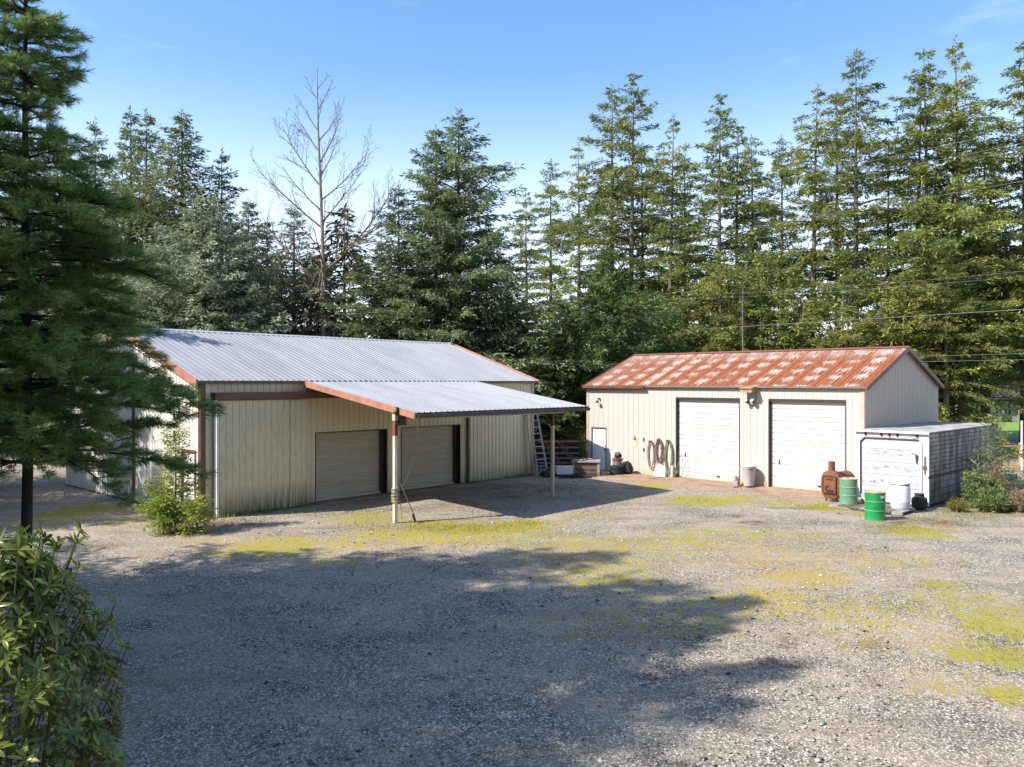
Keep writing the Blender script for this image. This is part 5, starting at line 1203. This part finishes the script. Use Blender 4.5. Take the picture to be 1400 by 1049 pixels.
# ------------------------------------------------------------------ utility poles and wires
def pl(lam): return Vector((25.8-25.2*lam,40+27*lam,0))
pr_,pl_=pl(-.42),pl(2.35)
for p,lb in((pr_,'wooden utility pole carrying the wires, beyond the right edge'),(pl_,'distant wooden utility pole carrying the wires behind the left grove')):
    e=empty('utility_pole',p,math.atan2(27,-25.2)+R(90),lb,'utility pole','utility poles')
    MB().tube([(0,0,-.2),(0,0,18)],[.19,.12],10).build('pole',M['old_wood'],e,smooth=True)
    MB().box(-1.2,1.2,-.06,.06,16.7,16.86).build('crossarm',M['old_wood'],e)
perp=Vector((27,25.2,0)).normalized()
wl_=[(17.0,.0,.010,'topmost power line crossing in front of the firs'),(16.3,.1,.010,'second power line from the top crossing in front of the firs'),(14.35,.0,.011,'third power line from the top crossing the firs'),
     (8.05,.0,.020,'thick cable crossing just above the rusty shed ridge'),(10.4,.0,.008,'thin wire crossing the middle of the firs on the right'),(10.15,.15,.008,'lower of the close pair of thin wires across the middle of the firs'),
     (5.9,.0,.011,'upper of the two lowest wires, beyond the shed gable'),(5.6,.1,.011,'lowest wire, beyond the shed gable')]
for h,off,rad,lb in wl_:
    a=pr_+perp*off; b_=pl_+perp*off; pts=[]
    if h in(5.9,5.6): b_=pl(.75)
    if h in(10.4,10.15): b_=pl(.62)
    for i in range(41):
        t=i/40; q=a.lerp(b_,t); q.z=h-1.0*4*t*(1-t)*(.55 if h>9 else .2)+.35*(h>12); pts.append(q)
    tag(MB().tube(pts,rad*.8,5).build('power_line',M['wire']),lb,'wire','power lines')

# ------------------------------------------------------------------ sky, sun, camera
SUN_AZ=Vector((-.93,-.37,0)).normalized(); EL=R(42)
world=bpy.data.worlds.new('World'); scn.world=world; world.use_nodes=True; nt=world.node_tree; nt.nodes.clear()
out=nt.nodes.new('ShaderNodeOutputWorld'); bg=nt.nodes.new('ShaderNodeBackground'); sky=nt.nodes.new('ShaderNodeTexSky')
sky.sky_type='NISHITA'; sky.sun_disc=False; sky.sun_elevation=EL; sky.sun_rotation=math.atan2(SUN_AZ.x,SUN_AZ.y)
sky.air_density=1.0; sky.dust_density=.6; sky.ozone_density=2.2; sky.altitude=100
tc=nt.nodes.new('ShaderNodeTexCoord'); mp=nt.nodes.new('ShaderNodeMapping'); mp.inputs['Scale'].default_value=(1.6,1.6,7)
nz=nt.nodes.new('ShaderNodeTexNoise'); nz.inputs['Scale'].default_value=1.7; nz.inputs['Detail'].default_value=7; nz.inputs['Roughness'].default_value=.58
rmp=nt.nodes.new('ShaderNodeValToRGB'); rmp.color_ramp.elements[0].position=.50; rmp.color_ramp.elements[1].position=.78
sep=nt.nodes.new('ShaderNodeSeparateXYZ'); el=nt.nodes.new('ShaderNodeMapRange'); el.inputs['From Min'].default_value=.46; el.inputs['From Max'].default_value=.0; el.inputs['To Min'].default_value=.10; el.inputs['To Max'].default_value=1.0
mul=nt.nodes.new('ShaderNodeMath'); mul.operation='MULTIPLY'
low=nt.nodes.new('ShaderNodeMapRange'); low.inputs['From Min'].default_value=.34; low.inputs['From Max'].default_value=.05; low.inputs['To Min'].default_value=0; low.inputs['To Max'].default_value=.60
low.interpolation_type='SMOOTHSTEP'; low.inputs['From Min'].default_value=.38; mx=nt.nodes.new('ShaderNodeMath'); mx.operation='MAXIMUM'
mix=nt.nodes.new('ShaderNodeMix'); mix.data_type='RGBA'; mix.inputs[7].default_value=(8.2,8.4,8.8,1)
lk=nt.links.new
lk(tc.outputs['Generated'],mp.inputs[0]); lk(mp.outputs[0],nz.inputs['Vector']); lk(nz.outputs['Fac'],rmp.inputs[0])
lk(tc.outputs['Generated'],sep.inputs[0]); lk(sep.outputs[2],el.inputs['Value']); lk(sep.outputs[2],low.inputs['Value'])
lk(rmp.outputs[0],mul.inputs[0]); lk(el.outputs[0],mul.inputs[1]); lk(mul.outputs[0],mx.inputs[0]); lk(low.outputs[0],mx.inputs[1])
lk(mx.outputs[0],mix.inputs[0]); hs_=nt.nodes.new('ShaderNodeHueSaturation'); hs_.inputs['Saturation'].default_value=1.14; hs_.inputs['Value'].default_value=1.24; lk(sky.outputs[0],hs_.inputs['Color']); lk(hs_.outputs[0],mix.inputs[6]); lk(mix.outputs[2],bg.inputs[0]); lk(bg.outputs[0],out.inputs[0])
bg.inputs[1].default_value=.135
sun=bpy.data.lights.new('sun','SUN'); sun.energy=5.0; sun.angle=R(.55); sun.color=(1,.945,.87)
so=bpy.data.objects.new('sun',sun); col.objects.link(so); so.location=(0,0,60)
dirv=Vector((-SUN_AZ.x*math.cos(EL),-SUN_AZ.y*math.cos(EL),-math.sin(EL))); so.rotation_euler=dirv.to_track_quat('-Z','Y').to_euler()
cam=bpy.data.cameras.new('camera'); cam.sensor_width=36; cam.lens=36*F/1400; cam.clip_end=3000; cam.clip_start=.1
cam.shift_y=-(524.5-HZ)/1400
cam.shift_y=(HZ-524.5)/1400*1.0
co=bpy.data.objects.new('camera',cam); col.objects.link(co); co.location=(0,0,H); co.rotation_euler=(R(90),0,0); scn.camera=co
scn.view_settings.view_transform='Standard'; scn.view_settings.look='None'; scn.view_settings.exposure=.74; scn.view_settings.gamma=1; scn.view_settings.use_curve_mapping=False
scn.cycles.max_bounces=6; scn.cycles.diffuse_bounces=3; scn.cycles.glossy_bounces=2; scn.cycles.transmission_bounces=3; scn.cycles.transparent_max_bounces=4
scn.cycles.sample_clamp_indirect=6
